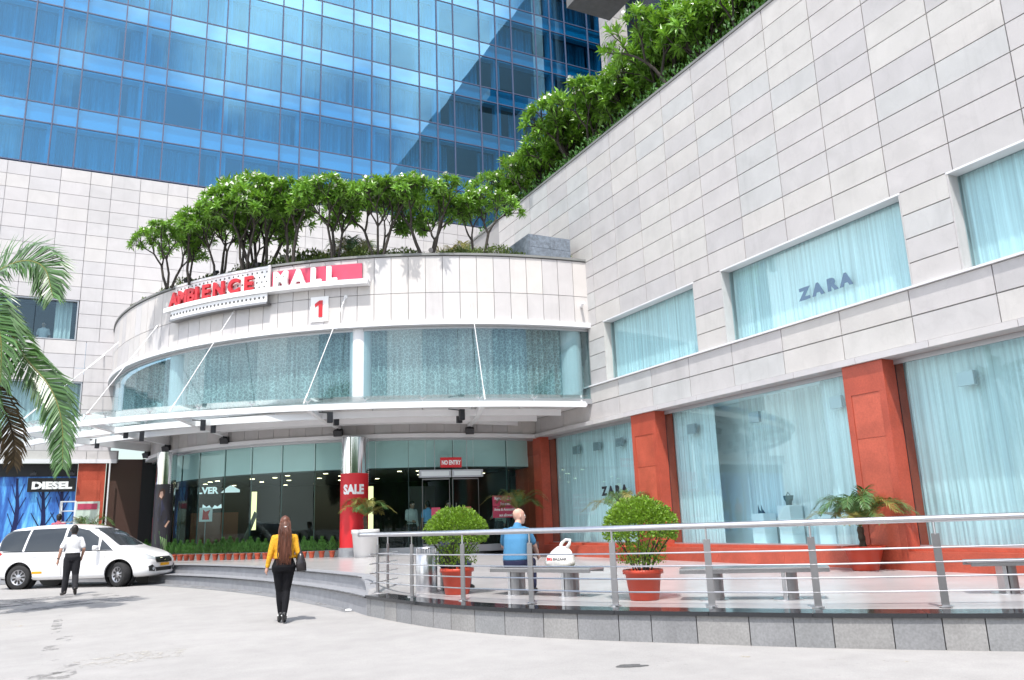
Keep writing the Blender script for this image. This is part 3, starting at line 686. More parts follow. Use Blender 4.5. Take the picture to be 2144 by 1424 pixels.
ZL2 = [4.9+(9.42-4.9)/8*k for k in range(9)]; ZW2 = [z for z in ZL2 if abs(z-7.8) < .3][0]
XL2 = [-7.72, -6.9, -5.8, -4.63, -3.81, -2.69, -1.57, -1.2, -.0]
tower_panels(XL2, ZL2, lambda x, z: x < -1.2 and 5.4 < z < ZW2)
b = MB(); b.box(-7.75, -1.55, YT+.002, YT+.3, ZW1t, 16.9); b.box(-1.57, 13.6, YT+.002, YT+.3, 9.42, 16.9); b.box(13.6, 24, YT+.002, YT+.3, 13.2, 16.9); b.box(-7.75, -1.57, YT+.002, YT+.3, ZW2, 9.42); b.box(-1.2, 0, YT+.002, YT+.3, 4.9, 9.42); b.box(-7.75, -1.2, YT+.002, YT+.3, 4.9, 5.46)
b.build('podium_wall', M['joint_pale'], tow)
for (x0, x1, z0, z1, cs) in ((-7.6, -1.60, 9.44, ZW1t-.01, [(-2.45, -1.85), (-7.6, -4.0)]), (-7.6, -1.22, 5.48, ZW2-.01, [(-7.6, -2.2), (-1.75, -1.25)])):
    b = MB(); b.box(x0, x1, YT+.0, YT+.22, z1-.05, z1); b.box(x1-.05, x1, YT, YT+.22, z0, z1-.05); b.box(x0, x1-.05, YT-.02, YT+.22, z0, z0+.04)
    f = b.build('podium_window', M['alu'], tow)
    for k in range(4): MB().box(x0+(x1-.05-x0)*k/4+.01, x0+(x1-.05-x0)*(k+1)/4-.01, YT+.14, YT+.152, z0+.04, z1-.05).build('pane', M['g_drum'], f)
    for a, c in cs: folds('curtain', (a, YT+.5), (c, YT+.5), z0-.1, z1+.1, .05, .2, M['cur_white'], f)
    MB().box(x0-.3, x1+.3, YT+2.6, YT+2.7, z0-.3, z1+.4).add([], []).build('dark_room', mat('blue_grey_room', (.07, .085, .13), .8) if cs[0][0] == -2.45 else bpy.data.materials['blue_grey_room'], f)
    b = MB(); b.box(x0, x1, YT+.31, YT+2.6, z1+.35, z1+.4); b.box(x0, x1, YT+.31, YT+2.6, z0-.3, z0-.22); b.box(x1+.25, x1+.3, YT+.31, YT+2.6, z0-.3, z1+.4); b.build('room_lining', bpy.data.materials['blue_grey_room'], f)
# storefront under the tower (left edge of the photo)
fpm = MB().box(-.54, .54, -.03, 0, -.155, .155).me('fascia_panel', M['stone_wing'])
for k in range(8): put('fascia_panel', fpm, (-8.0+1.1*k, YT-.25, 4.74), tow)
b = MB(); b.box(-8.6, .3, YT-.24, YT+.3, 4.46, 4.93); b.build('fascia_core', M['joint'], tow)
b = MB(); b.box(-8.6, .25, YT-.36, YT-.281, 4.42, 4.575); b.build('strip', M['trim'], tow)
sfx = MB().box(-8.6, -1.12, YT-.05, YT+.1, 3.92, 4.42).build('store_header', M['black'], tow)
MB().box(-1.10, -.12, YT-.22, YT+.2, ZE-.1, 4.418).build('red_column', M['red'], tow)
c = [o for o in tow.children if o.name.startswith('red_column')][0]
MB().box(-.95, -.28, YT-.235, YT-.2195, 1.0, 3.75).build('inset_panel', M['red_panel'], c)
def mural():
    m, t, p, o = nodes('blue_forest_mural'); p.inputs['Roughness'].default_value = .3
    g = N(t, 'ShaderNodeNewGeometry'); sx = N(t, 'ShaderNodeSeparateXYZ'); t.links.new(g.outputs['Position'], sx.inputs[0])
    mp = N(t, 'ShaderNodeMapping'); mp.inputs['Scale'].default_value = (2.6, 1, .35); t.links.new(g.outputs['Position'], mp.inputs['Vector'])
    n = N(t, 'ShaderNodeTexNoise', Scale=1.3, Detail=7., Roughness=.7, Distortion=.5); t.links.new(mp.outputs[0], n.inputs['Vector'])
    cr = N(t, 'ShaderNodeValToRGB'); e = cr.color_ramp.elements; e[0].position = .30; e[0].color = (.010, .028, .13, 1); e[1].position = .72; e[1].color = (.34, .64, .85, 1); e.new(.45).color = (.035, .12, .38, 1); e.new(.58).color = (.10, .34, .62, 1)
    a = N(t, 'ShaderNodeMapRange'); a.inputs['From Min'].default_value = .6; a.inputs['From Max'].default_value = 4; a.inputs['To Min'].default_value = .10; a.inputs['To Max'].default_value = -.12; t.links.new(sx.outputs['Z'], a.inputs['Value'])
    ad = N(t, 'ShaderNodeMath', operation='ADD'); t.links.new(n.outputs['Fac'], ad.inputs[0]); t.links.new(a.outputs[0], ad.inputs[1]); t.links.new(ad.outputs[0], cr.inputs['Fac']); t.links.new(cr.outputs[0], p.inputs['Base Color'])
    t.links.new(cr.outputs[0], p.inputs['Emission Color']); p.inputs['Emission Strength'].default_value = .35
    return m
mu = MB().box(-8.6, -1.12, YT+.02, YT+.12, ZE, 3.92).build('window_mural', mural(), tow)
tm = mat('mural_tree_print', (.010, .016, .085), .3)
b = MB()
for x in (-2.2, -3.1, -4.2, -5.4, -1.55):
    pts = [(x+.05*math.sin(k*1.3+x), YT+.004, ZE+3.2*k/6) for k in range(7)]
    for k in range(6):
        w0 = .12*(1-k/8); a_, c_ = pts[k], pts[k+1]; b.quad((a_[0]-w0, a_[1], a_[2]), (a_[0]+w0, a_[1], a_[2]), (c_[0]+w0*.85, c_[1], c_[2]), (c_[0]-w0*.85, c_[1], c_[2]))
    for s_ in (-1, 1):
        for zb in (1.8, 2.4, 2.9):
            b.quad((x, YT+.006, zb), (x, YT+.006, zb+.10), (x+s_*(.2+.18*((zb*7+x*3) % 1)), YT+.006, zb+.75), (x+s_*(.22+.18*((zb*7+x*3) % 1)), YT+.006, zb+.73))
b.build('tree_print', tm, mu, kind='stuff')
sb = MB().box(-2.78, -1.14, YT-.16, YT-.03, 3.33, 3.86).build('store_sign', M['black'], tow)
letters('sign_letter', 'DIESEL', .36, M['letter_white'], sb, (-1.96, YT-.175, 3.45), (0, -1, 0), .012, .022, sx=1.28)
for x in (-2.6, -1.9, -1.3): b = MB(); b.bar((x, YT-.03, 4.1), (x, YT-.5, 4.02), .03, .03); b.box(x-.10, x+.10, YT-.56, YT-.46, 3.94, 4.04); b.build('sign_lamp', M['black_box'], sb)
b = MB(); b.tube([(.02, YT-.5, ZE), (.02, YT-.5, 4.4)], .03); b.build('downpipe', M['trim'], tow)

MB().box(-.10, 3.0, YT-.06, YT+.1, ZE-.1, 4.6).build('side_glazing', mat('painted_brown_reflection', (.085, .05, .042), .15), tow)  # dark reflections of the glazing put into a glossy brown colour

# dark upper block over the wing: seen in the mirror glass, with a stone corner pillar in view
blk = empty('upper_block', (24, 20, Z_TOP), 'dark upper block with a pale stone corner pillar rising above the wing roof', 'building')
b = MB(); b.box(24.6, 40, -14, 33.3, Z_TOP-.6, 38.4); b.build('wall', mat('dark_glass_facade', (.018, .025, .04), .25, var=.3, vscale=.5), blk)
for k in range(24):
    z0 = Z_TOP-.6+k*1.03; b = MB(); b.box(23.10, 24.05, 31.9, 33.2, z0+.015, z0+1.015); b.build('pillar_stone', M['stone_wing'], blk)
b = MB(); b.box(23.12, 24.03, 31.92, 33.18, Z_TOP-.6, 38); b.build('pillar_core', M['joint'], blk)
b = MB(); b.box(20.0, 22.7, 29.6, 31.6, 28.0, 28.55); b.build('canopy_slab', mat('grey_concrete', (.20, .20, .20), .8, var=.15), blk)

# ------------------------------------------------------------------ entrance canopy
can = empty('entrance_canopy', (4, 24, 4.9), 'white steel canopy with glass roof curving round the entrance drum', 'canopy')
CA0, CA1 = -163.5, -96.9
MB().arc(CC, RC-.12, RC, CA0, CA1, 4.915, 5.085, 60).build('outer_beam', M['white_steel'], can)
for rr, a1, a0 in ((20.05, -97.3, -160), (18.6, -98.2, -158)):
    MB().arc(CC, rr-.09, rr, a0, a1, 4.87, 5.07, 50).build('ring_beam', M['white_steel'], can)
mb = MB(); rows = []
for k in range(31):
    a = -99-34*k/30; rr = 17.3+min(1, k/9)**.8*.95
    p0, p1 = pol(CC, rr-.09, a), pol(CC, rr, a); rows.append([(p0.x, p0.y, 4.87), (p1.x, p1.y, 4.87), (p1.x, p1.y, 5.07), (p0.x, p0.y, 5.07)])
mb.loft(rows).build('ring_beam', M['white_steel'], can)
outer = [(9.9, 21.5), (5.0, 23.4), (1.15, 25.3), (-1.05, 27.9), (-2.75, 31.2)]
inner = [pol(CF, RF+.02, a) for a in (-95.8, -119.4, -142.6, -161.5, -176)]
for k, (o_, i_) in enumerate(zip(outer, inner)):
    od = V((o_[0]-CC[0], o_[1]-CC[1], 0)).normalized()*RC+V((CC[0], CC[1], 0)); i_ = V((i_.x, i_.y, 0)); d = (i_-od).normalized()
    n_ = V((d.y, -d.x, 0))*.07; mb = MB(); rings = []
    for t, h in ((0.06, .10), (.5, .24), (1, .30)):
        p = od+(i_-od)*t; rings.append([(p+n_)+V((0, 0, 5.09-h)), (p-n_)+V((0, 0, 5.09-h)), (p-n_)+V((0, 0, 5.09)), (p+n_)+V((0, 0, 5.09))])
    rb = mb.loft(rings).build('radial_beam', M['white_steel'], can)
    c_ = i_-d*.22; mb = MB(); mb.bar(c_+V((0, 0, 4.62)), c_+d*.2+V((0, 0, 4.70)), .28, .20); mb.bar(c_+V((0, 0, 4.7)), c_+V((0, 0, 4.86)), .05, .05, V((1, 0, 0)))
    o = mb.build('floodlight', M['black_box']); tag(o, ['black floodlight at the foot of the canopy beam nearest the stone wing', 'black floodlight under the canopy beam above the column with the sale banner', 'black floodlight at the foot of the canopy beam left of the entrance centre', 'black floodlight under the canopy beam over the poster column', 'black floodlight under the leftmost canopy beam by the palm'][k], 'floodlight', 'floodlights under the canopy')
    for s_, t in ((1, .34), (1, .52)):
        p = od+(i_-od)*t+n_.normalized()*s_*(.42 if k else -.55); mb = MB()
        mb.box(p.x-.075, p.x+.075, p.y-.075, p.y+.075, 4.70, 5.03); mb.lathe([(.06, 4.695), (.06, 4.70)], (p.x, p.y, 0), 10); mb.bar((p.x, p.y, 5.0), (p.x-n_.x*6*s_, p.y-n_.y*6*s_, 5.05), .03, .03)
        o = mb.build('canopy_spotlight', M['black_box']); tag(o, 'black box spotlight hung below the %s canopy beam, on its %s side' % (['rightmost', 'second from right', 'middle', 'second from left', 'leftmost'][k], 'outer' if t < .4 else 'inner'), 'spotlight', 'box spotlights under the canopy')
a = CA0
npn = 15; dA = (CA1-CA0)/npn
for k in range(npn):
    a0, a1 = CA0+dA*k+.03, CA0+dA*(k+1)-.03
    MB().arc(CC, 18.4, RC+.22, a0, a1, 5.235, 5.255, 5).build('roof_pane', M['g_canopy'], can)
    for rr in (RC-.06, 20.0):
        p = pol(CC, rr, a0, 0); b = MB(); b.tube([(p.x, p.y, 5.08), (p.x, p.y, 5.2)], .022, 6)
        for q in range(4): b.tube([(p.x, p.y, 5.15), (p.x+.11*math.cos(q*1.571+.78), p.y+.11*math.sin(q*1.571+.78), 5.232)], .013, 5)
        b.build('spider_fitting', M['steel'], can)
rods = [((9.8, 22.07, 8.53), 0), ((6.28, 23.81, 8.64), 1), ((3.34, 26.44, 8.69), 2), ((1.19, 29.79, 8.75), 3), ((-.03, 33.82, 8.89), 4), ((-.5, 36.38, 8.89), 4)]
for k, (tp, oi) in enumerate(rods):
    o_ = outer[oi]; od = V((o_[0]-CC[0], o_[1]-CC[1], 0)).normalized()*(RC-.05)+V((CC[0], CC[1], 5.12))
    if k == 5: od += V((-.12, .3, 0))
    tp = V(tp); mb = MB(); mb.tube([tp, od], .0125, 8); u = (tp-od).normalized()
    mb.tube([od+u*.02, od+u*.34], .026, 8); mb.tube([tp-u*.25, tp], .024, 8); mb.tube([tp, tp+V((tp.x-CD[0], tp.y-CD[1], 0)).normalized()*-.12 if k < 5 else tp+V((0, .1, 0))], .06, 8)
    mb.build('tie_rod', M['white_steel'], can)
mb = MB(); mb.tube([(13.40, 21.32, 8.33), (13.3, 21.0, 8.36)], .05); mb.build('rod_bracket', M['white_steel'], can)
cm = MB(); cm.tube([(13.02, 21.0, 5.05), (12.98, 20.72, 5.0)], .07, 12); cm.tube([(13.05, 21.05, 5.2), (13.05, 21.05, 4.98)], .03, 8)
tag(cm.build('security_camera', M['white_steel'], smooth=False), 'small white security camera at the right end of the canopy beam', 'camera')

# ------------------------------------------------------------------ chrome columns, sale banner, poster
def chrome_column(a, label, rad):
    c = pol(CF, RF+.38, a); r0 = empty('chrome_column', (c.x, c.y, ZE), label, 'column', 'polished columns in front of the lobby glass')
    MB().lathe([(rad, ZE), (rad, 4.44)], (c.x, c.y, 0), 32, cap=False).build('shaft', M['chrome'], r0, smooth=False)
    for f in r0.children[0].data.polygons: f.use_smooth = len(f.vertices) == 4
    MB().lathe([(rad+.05, ZE), (rad+.05, ZE+.28), (rad+.003, ZE+.28)], (c.x, c.y, 0), 32, cap=False).build('base', M['granite_step'], r0)
    b = MB()
    for q in range(2):
        av = R(a+(90 if q else -90)); x, y = c.x+(rad+.01)*math.cos(av), c.y+(rad+.01)*math.sin(av)
        for k in range(22): b.box(x-.010, x+.010, y-.010, y+.010, 3.0+.065*k, 3.025+.065*k)
    b.build('light_string', M['trim'], r0, kind='stuff')
    return c, r0
cs_, colS = chrome_column(-116.2, 'polished steel column wrapped with a red sale banner beside the white planter', .44)
cp_, colP = chrome_column(-157.4, 'polished steel column wrapped with a dark fashion poster left of the lobby', .34)
def wrap(c, rad, a0, a1, z0, z1, mt, name, parent=None):
    mb = MB(); mb.arc(c, rad, rad+.008, a0, a1, z0, z1, 24); return mb.build(name, mt, parent)
bn = empty('sale_banner', (cs_.x, cs_.y, ZE+.3), 'bright red banner reading SALE wrapped round the right chrome column', 'banner')
wrap(cs_, .446, -215, -25, ZE+.28, 3.27, M['sign_red'], 'banner_sheet', bn)
tm_ = text_mesh('SALE', .40, .004, .020); tm_.transform(Matrix.Diagonal((.82, 1, 1, 1)))
for v in tm_.vertices:
    aa = R(-109.5)+v.co.x/.458; v.co = V((cs_.x+(.457+v.co.z)*math.cos(aa), cs_.y+(.457+v.co.z)*math.sin(aa), 2.62+v.co.y))
tm_.materials.clear(); tm_.materials.append(M['letter_white']); link('sale_lettering', tm_, None, bn)
ps = empty('fashion_poster', (cp_.x, cp_.y, 1.0), 'dark poster of a person in jacket and green skirt on the left chrome column', 'poster')
wrap(cp_, .346, -185, -45, ZE+.3, 3.30, mat('poster_black', (.022, .018, .024), .4), 'poster_sheet', ps)
def pw(poly, mt, name, off):
    poly = [((p[0]-.02)*1.25, 2.1+(p[1]-2.1)*1.12) for p in poly]
    mb = MB(); n = len(poly)
    def P_(u, z, r_): aa = R(-100)+u/.35; return (cp_.x+r_*math.cos(aa), cp_.y+r_*math.sin(aa), z)
    cx = sum(p[0] for p in poly)/n; cz = sum(p[1] for p in poly)/n
    mb.add([P_(cx, cz, .356+off)]+[P_(p[0], p[1], .356+off) for p in poly], [(0, i+1, (i+1) % n+1) for i in range(n)]); mb.build(name, mt, ps)
pw([(-.18, 1.62), (-.05, 1.72), (.16, 1.60), (.20, .98), (.05, 1.12), (-.14, 1.34)], mat('poster_green', (.09, .24, .05), .4), 'skirt_print', 0)
pw([(-.12, 2.55), (-.02, 2.70), (.05, 2.45), (.14, 2.12), (.08, 1.95), (-.10, 2.0), (-.16, 2.25)], mat('poster_jacket', (.03, .03, .06), .3), 'jacket_print', .002)
pw([(-.15, 2.74), (-.11, 2.98), (-.02, 3.05), (.05, 2.98), (.04, 2.78), (-.04, 2.66)], mat('poster_hair', (.05, .018, .01), .5), 'hair_print', .003)
pw([(-.10, 2.78), (-.08, 2.93), (-.01, 2.95), (.01, 2.82), (-.03, 2.72)], mat('poster_skin', (.55, .33, .25), .5), 'face_print', .005)
pw([(.08, 1.86), (.18, 2.04), (.22, 2.02), (.12, 1.82)], bpy.data.materials['poster_skin'], 'hand_print', .005)
for q in range(4): pw([(-.02+.05*q, 1.56-.03*q), (.0+.05*q, 1.56-.03*q), (.14+.012*q, 1.04+.02*q), (.13+.012*q, 1.04+.02*q)], mat('poster_stripe', (.25, .40, .16), .4) if q == 0 else bpy.data.materials['poster_stripe'], 'stripe_print', .004)

# ------------------------------------------------------------------ mall sign on the drum
KX = [(331, -155.), (360, -150.8), (494, -139.44), (560, -134.2), (646, -128.5), (724, -124.04), (757, -121.9)]
def pxa(x):
    for (x0, a0), (x1, a1) in zip(KX, KX[1:]):
        if x <= x1: return a0+(a1-a0)*(x-x0)/(x1-x0)
    return KX[-1][1]
sg = empty('mall_sign', tuple(pol(CD, RD, -136, 8.9)), 'curved sign on the drum with red AMBIENCE and white MALL letters on a ledge', 'sign')
MB().arc(CD, RD+.02, RD+.34, -151.6, -121.0, 8.95, 9.10, 30).build('ledge', M['white_steel'], sg)
def perforated(a0, a1, z0, z1, rows, cols, r_, nm, dia):
    o = MB().arc(CD, r_-.03, r_, a0, a1, z0, z1, 16).build(nm, M['steel'] if 0 else M['white_steel'], sg)
    b = MB()
    for i in range(cols):
        for j in range(rows):
            a = a0+(a1-a0)*(i+.5+.5*(j % 2)-.25)/cols; z = z0+(z1-z0)*(j+.6)/(rows+.2); c = pol(CD, r_+.003, a, z); tx = V((-math.sin(R(a)), math.cos(R(a)), 0))
            b.add([c+tx*math.cos(k*math.pi/4)*dia+V((0, 0, math.sin(k*math.pi/4)*dia)) for k in range(8)], [tuple(range(8))])
    b.build('perforation', M['hole'], o, kind='stuff'); return o
perforated(-150.2, -134.2, 9.11, 9.80, 4, 22, RD+.16, 'perforated_panel', .036)
MB().arc(CD, RD+.14, RD+.20, -134.2, -133.85, 9.10, 9.90, 2).build('end_post', M['white_steel'], sg)
MB().arc(CD, RD+.14, RD+.19, -150.2, -134.2, 9.80, 9.87, 16).build('top_rail', M['white_steel'], sg)
perforated(-150.3, -134.0, 8.66, 8.945, 1, 26, RD+.27, 'lower_grille', .045)
MB().arc(CD, RD+.02, RD+.29, -150.5, -134.0, 8.59, 8.66, 16).build('grille_shelf', M['steel_dark'], sg)
MB().arc(CD, RD+.06, RD+.11, -133.8, -121.9, 9.10, 9.68, 12).build('red_board', M['sign_pink'], sg)
def sign_letter(ch, px, size, mt, rr, sx, z, ext=.045, off=.03):
    a = pxa(px); d = V((math.cos(R(a)), math.sin(R(a)), 0)); letters('sign_letter', ch, size, mt, sg, pol(CD, rr, a, z), d, ext, off, sx=sx)
for ch, px in zip('AMBIENCE', (373, 394.5, 413.5, 426, 445, 471, 500, 528)): sign_letter(ch, px, .64, M['letter_red'], RD+.27, 1.02 if ch != 'I' else 1.1, 9.12)
for ch, px in zip('MALL', (591, 627, 663, 698)): sign_letter(ch, px, .66, M['letter_white'], RD+.27, .98, 9.105, off=.04)
gs = empty('gate_number_sign', tuple(pol(CD, RD+.02, -127.35, 7.88)), 'white board with a red figure 1 below the mall sign', 'sign')
MB().arc(CD, RD+.01, RD+.05, -128.5, -126.2, 7.89, 8.70, 3).build('board', M['letter_white'], gs)
mb = MB(); a_ = R(-127.35); t_ = V((-math.sin(a_), math.cos(a_), 0)); o_ = pol(CD, RD+.058, -127.35, 8.03); n_ = V((math.cos(a_), math.sin(a_), 0))*.014
one = [(-.02, 0), (.115, 0), (.115, .54), (.01, .54), (-.14, .44), (-.14, .33), (-.02, .40)]
mb.add([o_+t_*x+V((0, 0, z)) for x, z in one]+[o_+n_+t_*x+V((0, 0, z)) for x, z in one], [tuple(range(7)), tuple(range(13, 6, -1))]+[(i, (i+1) % 7, 7+(i+1) % 7, 7+i) for i in range(7)]); mb.build('numeral', M['letter_red'], gs)
ne = empty('no_entry_sign', tuple(hc+V((0, 0, 3.38))), 'red NO ENTRY sign hanging above the glass entrance doors', 'sign')
c_ = hc+ndir*.02+V((0, 0, 3.60)); MB().bar(c_-tdir*.37, c_+tdir*.37, .03, .34).build('board', M['sign_red'], ne)
letters('lettering', 'NO ENTRY', .20, M['letter_white'], ne, c_+ndir*.022+V((0, 0, -.07)), ndir, .004, .008, sx=.66)
b = MB()
for s_ in (-1, 1): b.tube([hc+tdir*(.56*s_)+V((0, 0, 3.35)), hc+tdir*(.56*s_)+V((0, 0, 4.4))], .012, 6)
b.build('hanger', M['alu'], ne)
def notice(a, zc, wd, rows, label, rr=RG+.02, ht=.19, fs=.13):
    c = pol(CF, rr, a, 0); n_ = V((math.cos(R(a)), math.sin(R(a)), 0)); t_ = V((-n_.y, n_.x, 0))
    r0 = empty('wall_notice', (c.x, c.y, zc), label, 'notice')
    z = zc
    for i, ln in enumerate(rows):
        q = c+n_*.012+V((0, 0, z)); h_ = ht*len(ln); MB().bar(q-t_*wd/2, q+t_*wd/2, .008, h_-.012).build('notice_panel', M['sign_pink'], r0)
        for k, tx in enumerate(ln): letters('lettering', tx, fs, M['letter_white'], r0, q+n_*.009+V((0, 0, (len(ln)/2-k-.5)*ht-.045)), n_, .002, .004, sx=.82)
        z -= h_/2+(ht*len(rows[i+1])/2 if i+1 < len(rows) else 0)
notice(-88.4, 2.28, 1.0, [['Rights of Admission', 'Reserved'], ['Arms & Ammunition', 'not allowed']], 'pink notice about admission rights and arms on the glass beside the stone wing')
lp = empty('lobby_poster', (3.22, 31.1, ZE), 'small white poster with a red figure standing inside the lobby glass', 'poster')
MB().box(3.0, 3.44, 31.1, 31.12, 1.95, 2.44).build('sheet', M['letter_white'], lp); MB().add([(3.1, 31.095, 2.02), (3.34, 31.095, 2.02), (3.30, 31.095, 2.2), (3.36, 31.095, 2.36), (3.2, 31.095, 2.30), (3.12, 31.095, 2.38)], [(0, 1, 2, 3, 4, 5)]).build('red_print', M['sign_red'], lp)
MB().tube([(3.22, 31.13, ZE), (3.22, 31.13, 1.95)], .02, 6).build('stand', M['steel_dark'], lp)
notice(-171.5, 2.05, .62, [['RIGHTS OF', 'ADMISSION'], ['RESERVED'], ['ARMS NOT', 'ALLOWED']], 'stack of small pink notices on the lobby glass left of the poster column', ht=.17, fs=.10)
# ================================================================== vegetation
M['leaf_fr'] = mat('frangipani_leaf', (.155, .315, .045), .30, island=.6, trans=.28, spec=.5)
M['bark'] = mat('grey_brown_bark', (.050, .042, .036), .85, var=.25, vscale=9)
M['petal'] = mat('white_petal', (.85, .84, .78), .6)
M['leaf_bush'] = mat('bright_hedge_leaf', (.15, .27, .020), .45, island=.5, trans=.25)
M['leaf_hedge'] = mat('clipped_hedge_leaf', (.085, .13, .022), .5, island=.5, trans=.2)
M['leaf_fine'] = mat('feathery_shrub_leaf', (.050, .15, .022), .5, island=.45, trans=.2)
M['frond'] = mat('palm_leaflet', (.075, .16, .05), .33, island=.5, trans=.15)
M['frond_dry'] = mat('dry_palm_leaflet', (.10, .065, .03), .7, island=.5)
M['frond_y'] = mat('yellowing_palm_leaflet', (.20, .19, .05), .5, island=.45, trans=.2)
M['palmtrunk'] = mat('fibrous_palm_trunk', (.055, .04, .028), .95, var=.5, vscale=14, bump=.8, bscale=30)
M['pot_red'] = mat('red_plastic_pot', (.48, .050, .022), .40, var=.08, vscale=6)
M['pot_clay'] = mat('terracotta_pot', (.42, .075, .035), .65, var=.12, rnd=.15)
M['soil'] = mat('dark_soil', (.035, .025, .018), .95)
rnd = random.Random(5)
def leaf(mb, p, d, n_, L, W, fold=.25, droop=.15):
    """one leaf as two folded quads: base p, direction d, blade normal n_"""
    s_ = d.cross(n_).normalized(); n_ = s_.cross(d).normalized()
    m = p+d*(L*.55)+n_*(L*.05); t = p+d*L-n_*(L*droop)
    a = m+s_*W/2+n_*W*fold; b_ = m-s_*W/2+n_*W*fold
    mb.add([p, a, t, m, b_], [(0, 1, 2, 3), (0, 3, 2, 4)])
def rvec(r_): 
    while 1:
        v = V((r_.uniform(-1, 1), r_.uniform(-1, 1), r_.uniform(-1, 1)))
        if .01 < v.length < 1: return v.normalized()
def frangipani(seed, H=2.6, spread=.9, stems=3, depth=5):
    r_ = random.Random(seed); wood, leaves, fl = MB(), MB(), MB(); tips = []
    Ls = [.36*H, .17*H, .13*H, .11*H, .09*H, .08*H]
    def grow(p, d, k, rad):
        L = Ls[k]*r_.uniform(.8, 1.2); m = p+d*L*.5+rvec(r_)*L*.06; e = p+d*L
        wood.tube([p, m, e], [rad, rad*.88, rad*.78], 5 if k > 1 else 6, cap=False)
        if k == depth-1: tips.append((e, d)); return
        if k == depth-2 and r_.random() < .75: tips.append((p+d*L*.6, (d+rvec(r_)*.9).normalized()))
        if k == depth-3 and r_.random() < .35: tips.append((e, (d+rvec(r_)*1.2).normalized()))
        nf = 3 if r_.random() < (.72 if k > 0 else .4) else 2; ax = d.orthogonal().normalized(); a0 = r_.uniform(0, 6.28)
        for i in range(nf):
            a = a0+6.283*i/nf+r_.uniform(-.4, .4); side = (ax*math.cos(a)+d.cross(ax)*math.sin(a))
            th = r_.uniform(.38, .72)*spread; nd = (d*math.cos(th)+side*math.sin(th)); nd.z += .20; nd.normalize()
            if nd.z < .05: nd.z = .1; nd.normalize()
            grow(e, nd, k+1, rad*.70)
    for i in range(stems):
        a = 6.283*i/stems+r_.uniform(-.5, .5); th = r_.uniform(.12, .42)
        grow(V((.10*math.cos(a), .10*math.sin(a), -.1)), V((math.sin(th)*math.cos(a), math.sin(th)*math.sin(a), math.cos(th))), 0, r_.uniform(.038, .055)*H/2.6)
    for (e, d) in tips:
        n = r_.randint(13, 18); ax = d.orthogonal().normalized()
        for i in range(n):
            a = i*2.4+r_.uniform(-.3, .3); th = .35+1.15*(i/n)+r_.uniform(-.15, .15); side = ax*math.cos(a)+d.cross(ax)*math.sin(a)
            ld = (d*math.cos(th)+side*math.sin(th)).normalized(); leaf(leaves, e-d*.05*(i/n), ld, (d+V((0, 0, .4))), r_.uniform(.17, .28), r_.uniform(.055, .080))
        if e.z > .66*H and r_.random() < .30:
            for q in range(r_.randint(3, 7)):
                c = e+d*.12+rvec(r_)*.07; nn = (d+rvec(r_)*.8).normalized(); o_ = nn.orthogonal().normalized(); o2 = nn.cross(o_)
                for k in range(5):
                    a = 1.2566*k; s_ = o_*math.cos(a)+o2*math.sin(a); t_ = nn.cross(s_); fl.add([c, c+s_*.022+t_*.016, c+s_*.045+nn*.01, c+s_*.022-t_*.016], [(0, 1, 2, 3)])
    return wood.me('trunk', M['bark'], True), leaves.me('crown', M['leaf_fr']), fl.me('blossom', M['petal'])
trees = [frangipani(s_, 2.6, sp, st) for s_, sp, st in ((1, 1.0, 3), (4, .92, 2), (9, 1.08, 3), (13, 1.0, 4))]
def plant_tree(i, loc, sc, rz, label, group, seed):
    w_, l_, f_ = trees[i % 4]; t = empty('frangipani_tree', loc, label, 'tree', group, rz); t.scale = (sc[0], sc[0], sc[1])
    for nm, me in (('trunk', w_), ('crown', l_), ('blossom', f_)):
        o = bpy.data.objects.new(nm, me); COL.objects.link(o); o.parent = t
        if nm != 'trunk': o['kind'] = 'stuff'
DT = [((1.30, 28.5), .82, 'small leaning frangipani tree at the far left end of the drum roof'),
      ((1.65, 27.75), .92, 'second frangipani tree from the left end of the drum roof'),
      ((2.5, 27.1), .96, 'bushy frangipani tree above the first letter of the red sign'),
      ((3.25, 25.95), .98, 'frangipani tree standing above the middle of the red AMBIENCE letters'),
      ((3.75, 26.1), 1.22, 'tallest frangipani tree on the drum roof, rising behind the red letters'),
      ((4.55, 24.8), 1.12, 'two-stemmed frangipani tree above the white MALL letters'),
      ((5.75, 23.9), 1.03, 'frangipani tree above the right end of the mall sign'),
      ((7.02, 23.1), 1.0, 'frangipani tree just right of the mall sign on the drum roof'),
      ((8.5, 22.45), 1.02, 'frangipani tree on the drum roof left of the rightmost one, with white flowers on top'),
      ((10.25, 22.15), .96, 'rightmost frangipani tree on the drum roof, with bare lower stems')]
for i, ((x, y), s_, lb) in enumerate(DT):
    dd = V((CD[0]-x, CD[1]-y)).normalized()*(.45 if i else .1); x, y = x+dd.x, y+dd.y
    plant_tree(i, (x, y, 9.86), (s_*1.13, s_*1.17), i*1.7, lb, 'frangipani trees on the drum roof', i)
plant_tree(2, (4.1, 27.6, 9.86), (1.3, 1.7), 4, 'taller frangipani tree in the back row behind the red letters', 'frangipani trees on the drum roof', 3)
WT = [(29.6, 1.75), (27.4, 1.72), (25.3, 1.82), (23.2, 1.9), (21.2, 1.85), (19.3, 1.8), (17.4, 1.8), (15.6, 1.75), (13.9, 1.65), (12.2, 1.55)]
od_ = ['farthest', 'second farthest', 'third farthest', 'fourth farthest', 'fifth farthest', 'fifth nearest', 'fourth nearest', 'third nearest', 'second nearest', 'nearest']
for i, (y, s_) in enumerate(WT):
    plant_tree(i+1, (15.25+.25*(i % 3), y, Z_TOP-.55), (s_*.86, s_), i*2.1, '%s frangipani tree in the row along the stone wing roof' % od_[i], 'frangipani trees along the wing roof', i)
